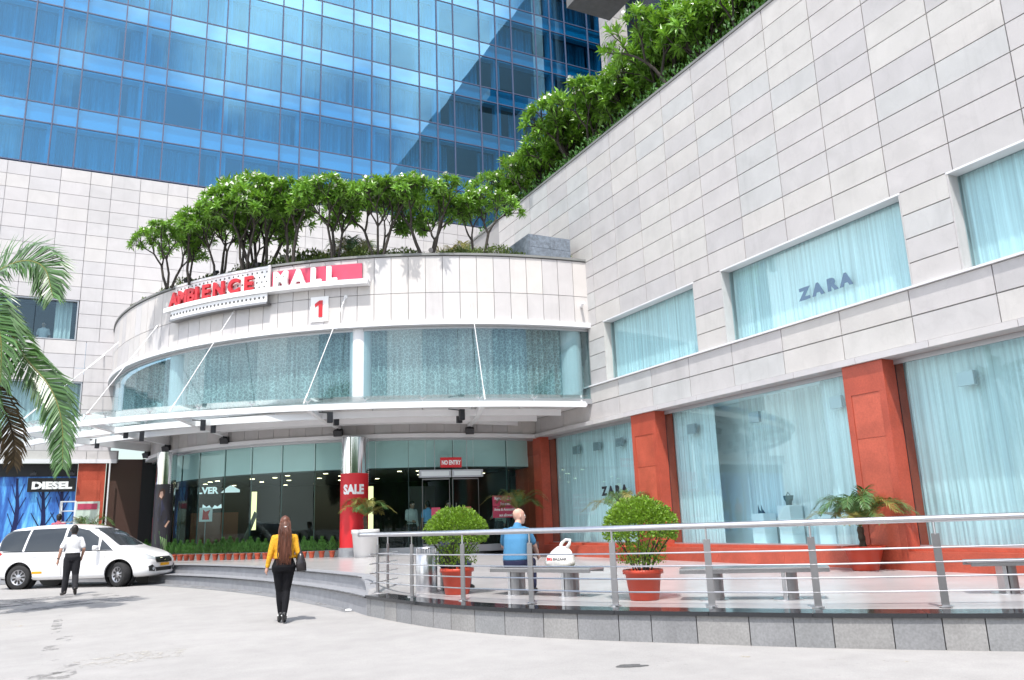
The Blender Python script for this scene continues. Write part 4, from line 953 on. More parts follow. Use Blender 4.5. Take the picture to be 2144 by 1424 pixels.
for i, (y, s_) in enumerate([(28.5, 1.6), (24.2, 1.95), (20.2, 2.0), (16.4, 1.9), (13.0, 1.8)]):
    plant_tree(i+2, (16.9, y, Z_TOP-.55), (s_*.9, s_), i*1.3, '%s frangipani tree of the back row on the wing roof' % ['farthest', 'second farthest', 'middle', 'second nearest', 'nearest'][i], 'back row of trees on the wing roof', i)
def leafy(mb, n, sampler, L, W, r_, upb=.5):
    for _ in range(n):
        p, nn = sampler(); d = (nn+rvec(r_)*.9+V((0, 0, upb))).normalized(); leaf(mb, p, d, rvec(r_), L*r_.uniform(.7, 1.2), W*r_.uniform(.8, 1.2), .15, .1)
# hedge along the drum edge and along the wing parapet
def hs_():
    a = R(rnd.uniform(-172, -94.5)); r0 = RD-.28-rnd.random()*.65; h = .30+.10*math.sin(a*23)+.08*math.sin(a*61); z = 9.9+h*rnd.random()**.5
    return V((CD[0]+r0*math.cos(a), CD[1]+r0*math.sin(a), z)), V((0, 0, 1))
mb = MB(); leafy(mb, 9000, hs_, .10, .05, rnd)
tag(mb.build('roof_hedge', M['leaf_hedge']), 'low clipped hedge along the curved edge of the drum roof', 'hedge', kind='stuff')
def hs2(): return V((XR+.12+rnd.random()*.8, rnd.uniform(10, 30), Z_TOP-.1+rnd.random()*(.45+.25*math.sin(rnd.random()*6)))), V((-.3, 0, 1))
mb = MB(); leafy(mb, 7000, hs2, .16, .07, rnd)
tag(mb.build('parapet_shrubs', M['leaf_fine']), 'dark green shrubs along the parapet of the stone wing roof', 'shrubs', kind='stuff')
# palm fronds
def frond(mb, path, L, n, wd=.035, r_=rnd, droop=.5, up=V((0, 0, 1)), stem=.018, st=None, spread=1.0):
    """feather leaf along a path of points; leaflets hang from both sides"""
    pts = spline3(path, 5); k = len(pts); st.tube(pts, [stem*(1-.8*i/(k-1)) for i in range(k)], 5, cap=False)
    for i in range(n):
        t = .10+.90*i/(n-1); f = t*(k-1); j = min(k-2, int(f)); p = pts[j].lerp(pts[j+1], f-j); d = (pts[j+1]-pts[j]).normalized()
        s_ = d.cross(up); s_ = s_.normalized() if s_.length > .05 else d.orthogonal().normalized(); nn = s_.cross(d).normalized()
        ll = L*(.45+.55*math.sin(min(1, t*1.25+.15)*math.pi*.62))*(1-.55*max(0, t-.7)/.3)
        for sg_ in (-1, 1):
            q = r_.uniform(-.2, .2); ld = (s_*sg_*(.85+q)*spread+d*(.55+.5*t)+nn*r_.uniform(.0, .45)).normalized()
            m = p+ld*ll*.55; e = m+(ld*.75+V((0, 0, -droop*r_.uniform(.7, 1.5)))).normalized()*ll*.5
            wv = ld.cross(nn).normalized()*wd*r_.uniform(.7, 1.1)
            mb.add([p-wv*.35, p+wv*.35, m+wv*.5, m-wv*.5, e], [(0, 1, 2, 3), (3, 2, 4)])
def spline3(pts, n):
    P = [V(p) for p in pts]; P = [P[0]*2-P[1]]+P+[P[-1]*2-P[-2]]; o = []
    for i in range(1, len(P)-2):
        for k in range(n):
            t = k/n; a, b_, c, d = P[i-1:i+3]; o.append(.5*((2*b_)+(-a+c)*t+(2*a-5*b_+4*c-d)*t*t+(-a+3*b_-3*c+d)*t**3))
    o.append(P[-2]); return o
# big palm whose crown hangs in from the left edge
PC = V((-2.88, 19.2, 6.31)); side = V((.89, -.45, 0)); toward = V((-.45, -.89, 0))
bp_ = empty('palm_tree', (PC.x-.5, PC.y+.2, road_z(0, PC.y)), 'large feather palm hanging into view at the left edge', 'tree')
mb = MB(); mb.tube([(PC.x-.55, PC.y+.25, 0), (PC.x-.5, PC.y+.2, 2.2), (PC.x-.35, PC.y+.1, 4.6), (PC.x-.15, PC.y, 6.3)], [.20, .17, .16, .12], 12); mb.build('trunk', M['palmtrunk'], bp_, smooth=True)
UPF = (toward*.8+V((0, 0, .45))).normalized()
def fp(pxs, dep): return [PC+side*((x+70)*.0119)+V((0, 0, -(y-640)*.0119))+toward*d for (x, y), d in zip(pxs, dep)]
specs = [([(-70, 640), (-25, 590), (30, 568), (75, 585), (100, 640)], (0, .1, .2, .3, .4), .82, 96, 'frond'),
         ([(-70, 640), (-30, 622), (5, 668), (30, 715), (38, 790)], (0, .3, .5, .6, .6), .85, 96, 'frond'),
         ([(-70, 640), (-10, 655), (45, 735), (92, 790), (118, 850), (124, 925)], (0, .1, .1, .05, .05, .0), .66, 140, 'frond'),
         ([(-70, 640), (-50, 700), (-20, 760), (0, 830), (10, 930)], (0, .2, .35, .4, .4), .80, 90, 'frond'),
         ([(-70, 660), (-30, 760), (0, 820), (18, 870), (24, 915)], (0, -.2, -.3, -.35, -.35), .55, 60, 'frond_dry'),
         ([(-70, 660), (-40, 780), (-18, 860), (-8, 940)], (0, .1, .2, .2), .5, 44, 'frond_dry')]
for path, dep, L, n, mt in specs:
    lv, st = MB(), MB(); frond(lv, fp(path, dep), L, n, .044, droop=.5, st=st, stem=.03, up=UPF); st.mi = 0
    o = lv.build('frond', M[mt], bp_); st.build('leaf_stalk', M['palmtrunk'] if mt == 'frond_dry' else M['frond_y'], o)
for k in range(4):
    a = 2.5+k*.5; dv = V((math.cos(a), math.sin(a), 0)); lv, st = MB(), MB()
    frond(lv, [PC, PC+dv*1.1+V((0, 0, .7)), PC+dv*2.2+V((0, 0, .5)), PC+dv*3+V((0, 0, -.7))], .7, 50, .06, droop=.6, st=st); o = lv.build('frond', M['frond'], bp_); st.build('leaf_stalk', M['frond_y'], o)
def small_palm(root, base, nf, L, mats_, trunk_h, seed, wd=.02, rise=1.0, lf=.26):
    r_ = random.Random(seed); mb = MB(); k = 6
    mb.tube([(base[0]+.01*math.sin(i), base[1], base[2]+trunk_h*i/k) for i in range(k+1)], [.055+.014*(i % 2) for i in range(k+1)], 9); mb.build('trunk', M['palmtrunk'], root)
    c = V((base[0], base[1], base[2]+trunk_h))
    for i in range(nf):
        a = 6.283*i/nf+r_.uniform(-.3, .3); el = r_.uniform(.35, 1.35)*rise; dv = V((math.cos(a), math.sin(a), 0)); l_ = L*r_.uniform(.8, 1.15); h = math.sin(min(1.5, el))
        lv, st = MB(), MB(); w_ = math.cos(min(1.45, el))*.8+.25
        frond(lv, [c, c+dv*l_*.3*w_+V((0, 0, l_*.42*h)), c+dv*l_*.65*w_+V((0, 0, l_*.60*h)), c+dv*l_*.95*w_+V((0, 0, l_*(.60*h-.18)))], lf, 34, wd, r_, .35, st=st, stem=.008)
        o = lv.build('frond', M[mats_[i % len(mats_)]], root); st.build('leaf_stalk', M['frond_y'], o)
def pot(root, c, rb, rt_, h, mt, lip=.025, name='pot', n=28, soil=True):
    mb = MB(); mb.lathe([(rb*.94, 0), (rb, .015), (rt_*.96, h*.84), (rt_+lip, h*.86), (rt_+lip, h*.985), (rt_+lip-.012, h), (rt_-.01, h), (rt_-.03, h-.06)], c, n); o = mb.build(name, mt, root, smooth=False)
    for f in o.data.polygons: f.use_smooth = len(f.vertices) == 4
    if soil: MB().lathe([(rt_-.025, h-.065), (rt_-.03, h-.05)], c, n).build('soil', M['soil'], root)
# clipped bushes in red pots
def topiary(seed):
    r_ = random.Random(seed); mb = MB()
    def smp():
        v = rvec(r_); 
        if v.z < -.45: v.z *= -.5; v.normalize()
        k = r_.uniform(.80, 1.03) if r_.random() < .7 else r_.uniform(.5, .8); k *= 1+.05*math.sin(v.x*7+seed)*math.sin(v.y*6)
        return V((v.x*.585*k, v.y*.585*k, .62+(v.z*.47 if v.z > 0 else v.z*.34)*k)), v
    leafy(mb, 6500, smp, .052, .030, r_, .25)
    def low():
        a = r_.uniform(0, 6.28); q = r_.uniform(.1, .42); return V((q*math.cos(a), q*math.sin(a), r_.uniform(.08, .42))), V((0, 0, 1))
    leafy(mb, 900, low, .05, .028, r_, .2); st = MB()
    for i in range(13):
        a = r_.uniform(0, 6.28); b0 = r_.uniform(.02, .12); t = r_.uniform(.2, .45); st.tube([(b0*math.cos(a), b0*math.sin(a), -.06), ((b0+t*.3)*math.cos(a), (b0+t*.3)*math.sin(a), .2), ((b0+t)*math.cos(a+.2), (b0+t)*math.sin(a+.2), .55)], [.011, .009, .005], 5)
    return mb.me('foliage', M['leaf_bush']), st.me('stem', M['bark'])
for i, (x, y, lb) in enumerate([(5.36, 12.91, 'round clipped bush in a red pot beside the steel trash can'), (6.95, 9.8, 'round clipped bush in a red pot right of the seated bald man')]):
    t = empty('potted_bush', (x, y, ZP), lb, 'potted bush', 'clipped bushes in red pots'); pot(t, (x, y, ZP), .205, .265, .42, M['pot_red'])
    f, s_ = topiary(i+3); o = put('foliage', f, (x, y, ZP+.40), t); o['kind'] = 'stuff'; o.scale = (.9, .9, .93); put('stem', s_, (x, y, ZP+.40), t)
# row of small plants in terracotta pots along the lobby glass
PX = [(1.22, 34.1), (1.41, 33.1), (1.6, 32.4), (1.79, 31.8), (1.93, 31.48), (2.06, 31.2), (2.22, 30.83), (2.39, 30.51), (2.57, 30.17), (2.72, 29.92), (2.92, 29.61), (3.14, 29.28), (3.36, 28.97), (3.55, 28.74), (3.74, 28.5), (3.94, 28.28), (4.11, 28.1), (4.3, 27.89), (4.51, 27.69), (4.72, 27.49), (4.93, 27.31), (5.16, 27.11), (5.43, 26.9), (5.77, 26.65), (5.99, 26.5), (6.27, 26.32), (6.56, 26.14), (6.86, 25.97)]
def fluffy(seed):
    r_ = random.Random(seed); mb = MB()
    def smp():
        h = r_.random(); q = .155*math.sin(min(1, h*.95+.22)*math.pi)**.55*math.sqrt(r_.random()); a = r_.uniform(0, 6.28); return V((q*math.cos(a), q*math.sin(a), .03+h*.42)), V((math.cos(a)*.5, math.sin(a)*.5, 1))
    leafy(mb, 620, smp, .10, .012, r_, .8); return mb.me('foliage', M['leaf_fine'])
fl_ = [fluffy(s_) for s_ in range(4)]
ORD = 'first second third fourth fifth sixth seventh eighth ninth tenth eleventh twelfth thirteenth fourteenth'.split()
pt = MB().lathe([(.068, 0), (.092, .155), (.105, .16), (.105, .195), (.09, .20), (.085, .17)], (0, 0, 0), 16).me('pot', M['pot_clay'])
for i, (x, y) in enumerate(PX):
    k_ = len(PX)-1-i
    lb = ('%s small potted plant from the white planter in the row below the lobby glass' % ORD[k_]) if k_ < 14 else ('%s small potted plant from the car end of the row below the lobby glass' % ORD[i])
    t = empty('potted_shrub', (x, y, ZE), lb, 'potted plant', 'small potted plants in a row below the lobby glass'); put('pot', pt, (x, y, ZE+.003), t)
    sc = rnd.uniform(.9, 1.12); o = put('foliage', fl_[i % 4], (x, y, ZE+.17), t, rz=rnd.uniform(0, 6)); o.scale = (sc, sc, sc*rnd.uniform(.92, 1.1)); o['kind'] = 'stuff'
# potted palms
t = empty('potted_palm', (7.3, 24.95, ZE), 'yellowing palm in a tall white planter in front of the sale banner', 'potted palm', 'potted palms')
pot(t, (7.3, 24.95, ZE), .34, .43, .83, mat('white_planter', (.78, .77, .76), .45), .01); small_palm(t, (7.3, 24.95, ZE+.78), 15, 1.0, ['frond_y', 'frond', 'frond_y'], .45, 3)
PX_, PY_ = 13.20, 11.26
t = empty('potted_palm', (PX_, PY_, ZP), 'green palm in a wide red pot against the red column', 'potted palm', 'potted palms')
pot(t, (PX_, PY_, ZP), .24, .37, .46, M['pot_red'], .03); small_palm(t, (PX_, PY_, ZP+.40), 26, 1.15, ['frond', 'frond', 'frond', 'frond', 'frond_y'], .42, 8)
t = empty('potted_palm', (12.85, 18.75, ZP), 'palm fronds showing behind the right clipped bush beside the red column', 'potted palm', 'potted palms')
pot(t, (12.85, 18.75, ZP), .22, .34, .42, M['pot_red'], .03); small_palm(t, (12.85, 18.75, ZP+.36), 16, 1.35, ['frond', 'frond_y'], .75, 12)
t = empty('potted_palm', (12.3, 24.3, ZP+.1), 'palm with dry tips beside the pink notices at the stone wing corner', 'potted palm', 'potted palms')
pot(t, (12.3, 24.3, ZP+.1), .30, .40, .75, bpy.data.materials['white_planter'], .01); small_palm(t, (12.3, 24.3, ZP+.8), 14, 1.2, ['frond_y', 'frond'], .75, 15)
t = empty('potted_palm', (-.55, 33.2, ZE), 'palm in front of the white kiosk behind the parked car', 'potted palm', 'potted palms')
pot(t, (-.55, 33.2, ZE), .28, .36, .6, bpy.data.materials['white_planter'], .01); small_palm(t, (-.55, 33.2, ZE+.55), 14, 1.25, ['frond', 'frond_y'], .35, 21)
# shrubs and low walls at the back of the drum roof
for (x, y, lb) in [(7.3, 26.3, 'spiky pale green palm shrub behind the trees on the drum roof, left'), (10.8, 25.6, 'spiky grey green palm shrub behind the trees on the drum roof, right')]:
    t = empty('palm_shrub', (x, y, 9.86), lb, 'shrub', 'spiky shrubs on the drum roof'); small_palm(t, (x, y, 9.86), 26, 1.7, ['frond_y', 'frond'], .5, int(x*7), .03, 1.0, .4)
def rs(cx, cy, rx, h): return lambda: (V((cx+rx*rnd.gauss(0, .45), cy+.5*rnd.gauss(0, .45), 9.9+h*rnd.random())), V((0, 0, 1)))
for cx, cy, rx, h, lb in ((6.2, 26.6, 1.3, 1.0, 'grey green bush behind the trees on the drum roof, left'), (9.3, 26.0, 1.2, .9, 'dark leafy bush between the spiky shrubs on the drum roof')):
    mb = MB(); leafy(mb, 1600, rs(cx, cy, rx, h), .17, .07, rnd); tag(mb.build('roof_bush', M['leaf_hedge']), lb, 'bush')
mb = MB(); mb.box(5, 10.0, 27.6, 27.85, 9.86, 11.0); mb.box(4.9, 10.05, 27.5, 27.9, 11.0, 11.07); tag(mb.build('planter_wall', M['trim']), 'pale low planter wall at the back of the drum roof', 'wall')
gb = empty('granite_kiosk', (12.2, 21.75, 9.86), 'grey granite clad box on the drum roof against the stone wing', 'box')
MB().box(11.75, 13.3, 21.65, 23.6, 9.86, 10.68).build('core', M['joint'], gb)
for k in range(2): MB().box(11.76+.77*k, 12.52+.77*k, 21.62, 21.65, 9.88, 10.29).build('stone_panel', M['granite_blue'], gb); MB().box(11.76+.77*k, 12.52+.77*k, 21.62, 21.65, 10.30, 10.69).build('stone_panel', M['granite_blue'], gb)
for k in range(2): MB().box(11.72, 11.75, 21.63+.98*k, 22.6+.98*k, 9.88, 10.69).build('stone_panel', M['granite_blue'], gb)
MB().box(11.72, 13.3, 21.62, 23.6, 10.69, 10.72).build('top_slab', M['granite_blue'], gb)
for a, lb in ((-149, 'small black spotlight on the drum roof edge above the red letters, left'), (-143.3, 'small black spotlight on the drum roof edge above the red letters, middle'), (-136.4, 'small black spotlight on the drum roof edge above the end of the red letters'), (-113.5, 'small pale spotlight on the drum roof edge in the middle of the hedge')):
    p = pol(CD, RD-.05, a, 9.95); b = MB(); b.tube([p, p+V((0, 0, .10))], .02, 6); q = p+V((0, 0, .14)); dv = V((math.cos(R(a)), math.sin(R(a)), -.5)).normalized(); b.tube([q-dv*.09, q+dv*.09], [.055, .075], 10); tag(b.build('roof_spotlight', M['black_box'] if a < -120 else M['steel_dark']), lb, 'spotlight', 'small spotlights on the drum roof edge')
# trees across the road, behind the camera: they only show as reflections in the lobby glass
mb = MB(); r2_ = random.Random(2)
def belt():
    x = r2_.uniform(-45, 38); c = round(x/6)*6; return V((c+r2_.gauss(0, 2.0), -34+r2_.gauss(0, 1.8)-((c*7) % 5), max(.2, 5.2+1.2*math.sin(c)+r2_.gauss(0, 2.1)))), V((0, 0, 1))
leafy(mb, 45000, belt, .9, .6, r2_); tag(mb.build('far_tree_belt', M['leaf_fine']), 'belt of leafy trees across the road behind the viewer', 'trees', kind='stuff')
# ================================================================== street furniture
rl = empty('railing', (6.1, 9.3, ZP), 'stainless steel railing with a thick handrail along the curved plaza edge', 'railing')
POST = [(4.37, 14.16), (4.57, 12.93), (4.94, 11.66), (5.49, 10.48), (6.13, 9.31), (6.93, 8.33), (7.74, 7.36), (8.8, 6.45), (9.95, 5.5), (11.2, 4.45)]
RET = [(4.37, 14.16), (4.68, 14.55), (5.0, 14.95)]
rails = spline([(4.2, 14.75)]+POST, 6)
def post(p, d):
    n_ = V((-d.y, d.x, 0)); b = MB(); c = V((p[0], p[1], 0))
    b.bar(c+V((0, 0, ZP+.012)), c+V((0, 0, 1.25)), .018, .085, d); o = b.build('post', M['steel_dark'], rl)
    MB().lathe([(.075, ZP+.012), (.075, ZP+.024), (.03, ZP+.03)], (p[0], p[1], 0), 14).build('foot_plate', M['steel'], o)
    MB().tube([c+V((0, 0, 1.24)), c+V((0, 0, 1.40))], .013, 8).build('rail_pin', M['steel'], o)
for i, p in enumerate(POST): d = (V((*POST[min(i+1, len(POST)-1)], 0))-V((*POST[max(0, i-1)], 0))).normalized(); post(p, d)
post(RET[1], (V((*RET[2], 0))-V((*RET[1], 0))).normalized())
for z in (1.09, .925, .765, .60):
    MB().tube([(p.x, p.y, z) for p in rails[5:]], .0105, 8).build('rail_bar', M['steel'], rl)
    MB().tube([(RET[0][0]-.22, RET[0][1]-.24, z)]+[(p[0], p[1], z) for p in RET[1:]], .0105, 8).build('rail_bar', M['steel'], rl)
hr = MB().tube([(p.x, p.y, 1.42) for p in rails], .040, 14).build('handrail', M['steel'], rl, smooth=True)
def bench(a, b_, label, l0, l1):
    a, b_ = V((*a, 0)), V((*b_, 0)); d = (b_-a).normalized(); n_ = V((d.y, -d.x, 0)); L = (b_-a).length; c = (a+b_)/2+n_*-.12
    r0 = empty('steel_bench', (c.x, c.y, ZP), label, 'bench', 'stainless steel benches on the plaza')
    m = MB(); m.bar(c-d*L/2+V((0, 0, .825)), c+d*L/2+V((0, 0, .825)), .42, .03); m.build('seat', M['steel'], r0)
    m = MB(); 
    for s_ in (-1, 1): m.bar(c-d*L/2+n_*.2*s_+V((0, 0, .795)), c+d*L/2+n_*.2*s_+V((0, 0, .795)), .02, .05)
    m.build('seat_rail', M['steel_dark'], r0)
    for t in (l0, l1):
        q = a+d*L*t-n_*.12; m = MB(); ring = [[q+n_*(.15*math.cos(k*math.pi/10))*1+d*(.14*math.sin(k*math.pi/10)) for k in range(11)]]
        m.loft([[p+V((0, 0, z)) for p in ring[0]] for z in (ZP+.01, .81)]); m.build('leg', M['steel_dark'], r0)
        MB().bar(q-d*.04-n_*.15+V((0, 0, .61)), q-d*.04+n_*.15+V((0, 0, .61)), .05, .40).build('leg_back', M['steel'], r0)
        MB().lathe([(.2, ZP), (.2, ZP+.009)], (q.x, q.y, 0), 20).build('foot_plate', M['steel'], r0)
bench((5.75, 12.3), (6.62, 10.62), 'steel bench with the bald man and the white bag on it', .20, .74)
bench((7.22, 9.3), (8.64, 7.96), 'empty steel bench right of the second clipped bush', .22, .72)
bench((10.35, 7.15), (12.0, 5.7), 'steel bench cut off by the right edge of the photo', .20, .75)
tc_ = empty('trash_can', (5.12, 13.72, ZP), 'brushed steel cylindrical trash can with a wire top by the railing', 'trash can')
m = MB().lathe([(.185, 0), (.19, .01), (.19, .64), (.175, .66), (.17, .60)], (5.12, 13.72, ZP), 32).build('body', M['steel'], tc_)
for f in m.data.polygons: f.use_smooth = True
m = MB(); ring = lambda z, r_: [(5.12+r_*math.cos(k*.2618), 13.72+r_*math.sin(k*.2618), ZP+z) for k in range(25)]
m.tube(ring(.75, .17), .012, 6, cap=False)
for k in range(12): m.tube([ring(.65, .17)[k*2], ring(.75, .17)[k*2]], .008, 5)
m.build('wire_guard', M['steel'], tc_); MB().lathe([(.165, .6), (.05, .6)], (5.12, 13.72, ZP), 20).build('liner', M['black'], tc_)

# white carrier bag on the bench
bg_ = empty('carrier_bag', (6.42, 11.25, .84), 'white plastic carrier bag with red and black print on the bench', 'bag')
mb = MB(); rings = []
for k in range(13):
    t = k/12; z = .842+.31*t; q_ = [.90, 1.0, 1.06, 1.06, 1.02, .99, .94, .90, .80, .73, .60, .50, .40][k]; w0 = .235*q_; d0 = .15*min(1, q_*1.05); cx = 6.42+.11*max(0, t-.35)**1.3
    rings.append([(cx+w0*math.cos(j*.3307)*.62*(1+.06*math.sin(j*3+k)), 11.25-w0*math.cos(j*.3307)*.78*(1+.06*math.sin(j*3+k))+d0*math.sin(j*.3307)*.3, z) if 0 else
                  (cx+(.55*w0*math.cos(j*.3307)+.83*d0*math.sin(j*.3307))*(1+.07*math.sin(j*3.1+k*.8)), 11.25+(-.83*w0*math.cos(j*.3307)+.55*d0*math.sin(j*.3307))*(1+.07*math.sin(j*2.3+k)), z) for j in range(19)])
m = mb.loft(rings).build('bag_body', mat('white_plastic_bag', (.82, .81, .82), .35, trans=.15), bg_, smooth=True)
m = MB(); m.tube([(6.44, 11.27, 1.12), (6.46, 11.24, 1.20), (6.50, 11.18, 1.255), (6.54, 11.11, 1.25), (6.53, 11.12, 1.19), (6.50, 11.17, 1.12)], [.035, .026, .02, .02, .026, .035], 8); m.build('handle', bpy.data.materials['white_plastic_bag'], bg_, smooth=True)
letters('print', 'BIG', .06, M['letter_red'], bg_, (6.225, 11.235, .95), (-.83, -.55, 0), .001, .004); letters('print', 'BAZAAR', .06, M['letter_black'], bg_, (6.315, 11.075, .95), (-.83, -.55, 0), .001, .002)

# kiosk behind the car
kk = empty('display_kiosk', (-1.1, 34.2, ZE), 'white open display kiosk with shelves behind the parked car', 'kiosk')
b = MB()
for x in (-1.52, -1.05): b.box(x, x+.06, 33.9, 33.96, ZE, 2.86); b.box(x, x+.06, 34.5, 34.56, ZE, 2.86)
b.build('frame', M['white_steel'], kk)
for z in (1.2, 1.65, 2.1, 2.5, 2.84): MB().box(-1.50, -1.0, 33.91, 34.55, z, z+.03).build('shelf', M['white_steel'], kk)
MB().box(-.98, -.22, 33.88, 34.5, ZE, 2.84).build('cabinet', mat('pale_green_panel', (.62, .70, .62), .5), kk); MB().box(-.95, -.3, 33.865, 33.88, 2.55, 2.76).build('header_strip', M['sign_pink'], kk)
b = MB(); b.bar((4.45, 30.2, 1.2), (4.78, 30.0, 2.2), .42, .03, V((1, 0, .3))); o = b.build('tilted_sign_board', mat('olive_board', (.10, .10, .06), .5)); tag(o, 'tilted olive sign board standing inside the lobby below the light tube', 'sign board')

# display things in the middle shop window
dm = M['shopwhite']
for (y, h, w_, lb) in [(15.45, 1.55, .42, 'white display plinth with shoes in the middle shop window'), (14.55, 1.72, .40, 'white display plinth with a teal bag in the middle shop window'), (13.3, 1.45, .46, 'white display plinth right of the brown handbag in the shop window')]:
    tag(MB().box(GX+.55, GX+.95, y-w_/2, y+w_/2, .802, h).build('display_plinth', dm), lb, 'plinth', 'display plinths in the shop window')
tb = MB(); tb.loft([[(GX+.75+.07*math.cos(a), 14.55+wd*math.cos(a+1.57), z) for a in [k*.7854 for k in range(8)]] for z, wd in ((1.722, .07), (1.80, .08), (1.86, .14), (1.95, .17))]); tb.tube([(GX+.75, 14.48, 1.94), (GX+.75, 14.55, 2.03), (GX+.75, 14.62, 1.94)], .01, 6)
tag(tb.build('teal_handbag', mat('dark_teal_leather', (.01, .075, .085), .4)), 'dark teal handbag on a white plinth in the shop window', 'handbag')
hb = MB(); hb.loft([[(GX+.7, 12.98-.15, 1.84), (GX+.78, 12.98-.15, 1.84), (GX+.78, 12.98+.15, 1.84), (GX+.7, 12.98+.15, 1.84)], [(GX+.7, 12.98-.12, 2.16), (GX+.76, 12.98-.12, 2.16), (GX+.76, 12.98+.10, 2.16), (GX+.7, 12.98+.10, 2.16)]])
tag(MB().box(GX+.6, GX+.9, 12.80, 13.16, .802, 1.838).build('display_plinth', dm), 'white display plinth under the brown handbag beside the curtain', 'plinth', 'display plinths in the shop window')
tag(hb.build('brown_handbag', mat('brown_leather', (.07, .02, .012), .4)), 'brown handbag on a plinth at the edge of the shop curtain', 'handbag')
sh = MB()
for q in (0, .11): sh.loft([[(GX+.72, 15.40+q, 1.552), (GX+.78, 15.40+q, 1.552), (GX+.75, 15.40+q, 1.60)], [(GX+.71, 15.46+q, 1.552), (GX+.79, 15.46+q, 1.552), (GX+.75, 15.46+q, 1.66)], [(GX+.73, 15.49+q, 1.552), (GX+.77, 15.49+q, 1.552), (GX+.75, 15.49+q, 1.78)]])
tag(sh.build('ankle_boots', M['letter_black']), 'pair of dark ankle boots on a white plinth in the shop window', 'boots', kind='thing')

# ================================================================== road marks and painted shade
def splat(name, cx, cy, rx, ry, rot, mt, seed, dz=.004, n=26, label=None):
    r_ = random.Random(seed); mb = MB(); pts = []
    for k in range(n):
        a = 6.283*k/n; q = r_.uniform(.72, 1.1); x, y = rx*q*math.cos(a), ry*q*math.sin(a); X, Y = cx+x*math.cos(rot)-y*math.sin(rot), cy+x*math.sin(rot)+y*math.cos(rot); pts.append((X, Y, road_z(X, Y)+dz))
    mb.add([(cx, cy, road_z(cx, cy)+dz)]+pts, [(0, i+1, (i+1) % n+1) for i in range(n)]); o = mb.build(name, mt, roadob); return o
roadob = bpy.data.objects['road']
def worn_or_shade(name, col, cover, sc):
    m, t, p, o = nodes(name); p.inputs['Base Color'].default_value = (*col, 1); p.inputs['Roughness'].default_value = .9
    g = N(t, 'ShaderNodeNewGeometry'); n = N(t, 'ShaderNodeTexNoise', Scale=sc, Detail=6., Roughness=.7); t.links.new(g.outputs['Position'], n.inputs['Vector'])
    r_ = N(t, 'ShaderNodeMapRange'); r_.inputs['From Min'].default_value = .62-cover*.3; r_.inputs['From Max'].default_value = .74-cover*.3; t.links.new(n.outputs[0], r_.inputs['Value'])
    tr = N(t, 'ShaderNodeBsdfTransparent'); ms = N(t, 'ShaderNodeMixShader'); t.links.new(r_.outputs[0], ms.inputs[0]); t.links.new(tr.outputs[0], ms.inputs[1]); t.links.new(p.outputs[0], ms.inputs[2]); t.links.new(ms.outputs[0], o.inputs[0]); return m
mst = worn_or_shade('oil_stain', (.25, .245, .24), .30, 3.); mlt = worn_or_shade('pale_cement_patch', (.45, .43, .39), .35, 7.); myl = worn_or_shade('worn_yellow_paint', (.60, .43, .08), .18, 6.); mdk = worn_or_shade('painted_grey_shade', (.20, .20, .205), .45, 1.6)
splat('cement_patch', .42, 11.55, .75, .55, .3, mlt, 1)
splat('drain_patch', 5.02, 7.40, .17, .10, -.5, mat('dark_drain_cover', (.09, .09, .09), .8, var=.4, vscale=30), 2)
splat('yellow_patch', -1.6, 17.2, .55, .9, .2, myl, 3)
splat('oil_stain', -.62, 16.5, .10, 1.6, .02, mst, 4); splat('oil_stain', -.50, 13.6, .13, 1.2, -.1, mst, 5); splat('oil_stain', -.35, 11.4, .20, .8, .1, mst, 6); splat('oil_stain', -.55, 10.9, .25, .5, .8, mst, 16)
splat('road_shade_patch', -2.2, 21.8, 3.6, 2.6, .1, mdk, 7, .003, 40)  # soft shade on the road painted in as a darker grey patch
# darker granite apron between the road and the first step
mb = MB(); rows = []
for p in s1[3:]:
    rows.append([(p.x+.02, p.y+.02, road_z(p.x, p.y)+.004), (p.x-.18-.02*(p.y-15), p.y-.05*(p.y-14), road_z(p.x, p.y-.3)+.004)])
mb.loft(rows, closed=False, cap=False).build('apron_strip', worn_or_shade('wet_grey_strip', (.20, .205, .215), .9, 3.), roadob)
pts = spline([(5.2, 8.35), (5.84, 7.62), (7.09, 6.24), (8.07, 5.15), (9.6, 3.7)], 6); mb = MB(); rows = []
for p in pts: rows.append([(p.x-.03, p.y-.03, road_z(p.x, p.y)+.004), (p.x+.03, p.y+.03, road_z(p.x, p.y)+.004)])
mb.loft(rows, closed=False, cap=False).build('yellow_line', worn_or_shade('faded_yellow_line', (.52, .43, .20), .05, 3.), roadob)
b = MB(); b.bar((4.05, 15.0, .10), (4.3, 14.75, .10), .10, .03); tag(b.build('paper_litter', M['letter_white']), 'scrap of white paper lying at the end of the granite wall', 'litter')

# ================================================================== car
car = empty('parked_car', (-.40, 27.44, road_z(0, 27.2)), 'white people carrier with yellow number plates stopped on the road', 'car')
CAR_RZ = math.atan2(-1.62, 2.57); car.rotation_euler = (0, 0, CAR_RZ); car.scale = (1.10, 1.03, 1.055)
M['car_white'] = mat('white_car_paint', (.80, .80, .81), .22, coat=.6, spec=.5); M['car_glass'] = glass('tinted_car_glass', (.06, .07, .08), (.9, .95, 1), .05)
M['tyre'] = mat('tyre_rubber', (.018, .018, .019), .8, bump=.2, bscale=60); M['rim'] = mat('silver_wheel_cover', (.42, .42, .44), .35, .8); M['plate_y'] = mat('yellow_plate', (.75, .36, .01), .4)
M['lamp_clear'] = mat('clear_headlamp', (.62, .65, .68), .08, .3, coat=1); M['lamp_red'] = mat('red_tail_lamp', (.50, .006, .012), .12, coat=1)
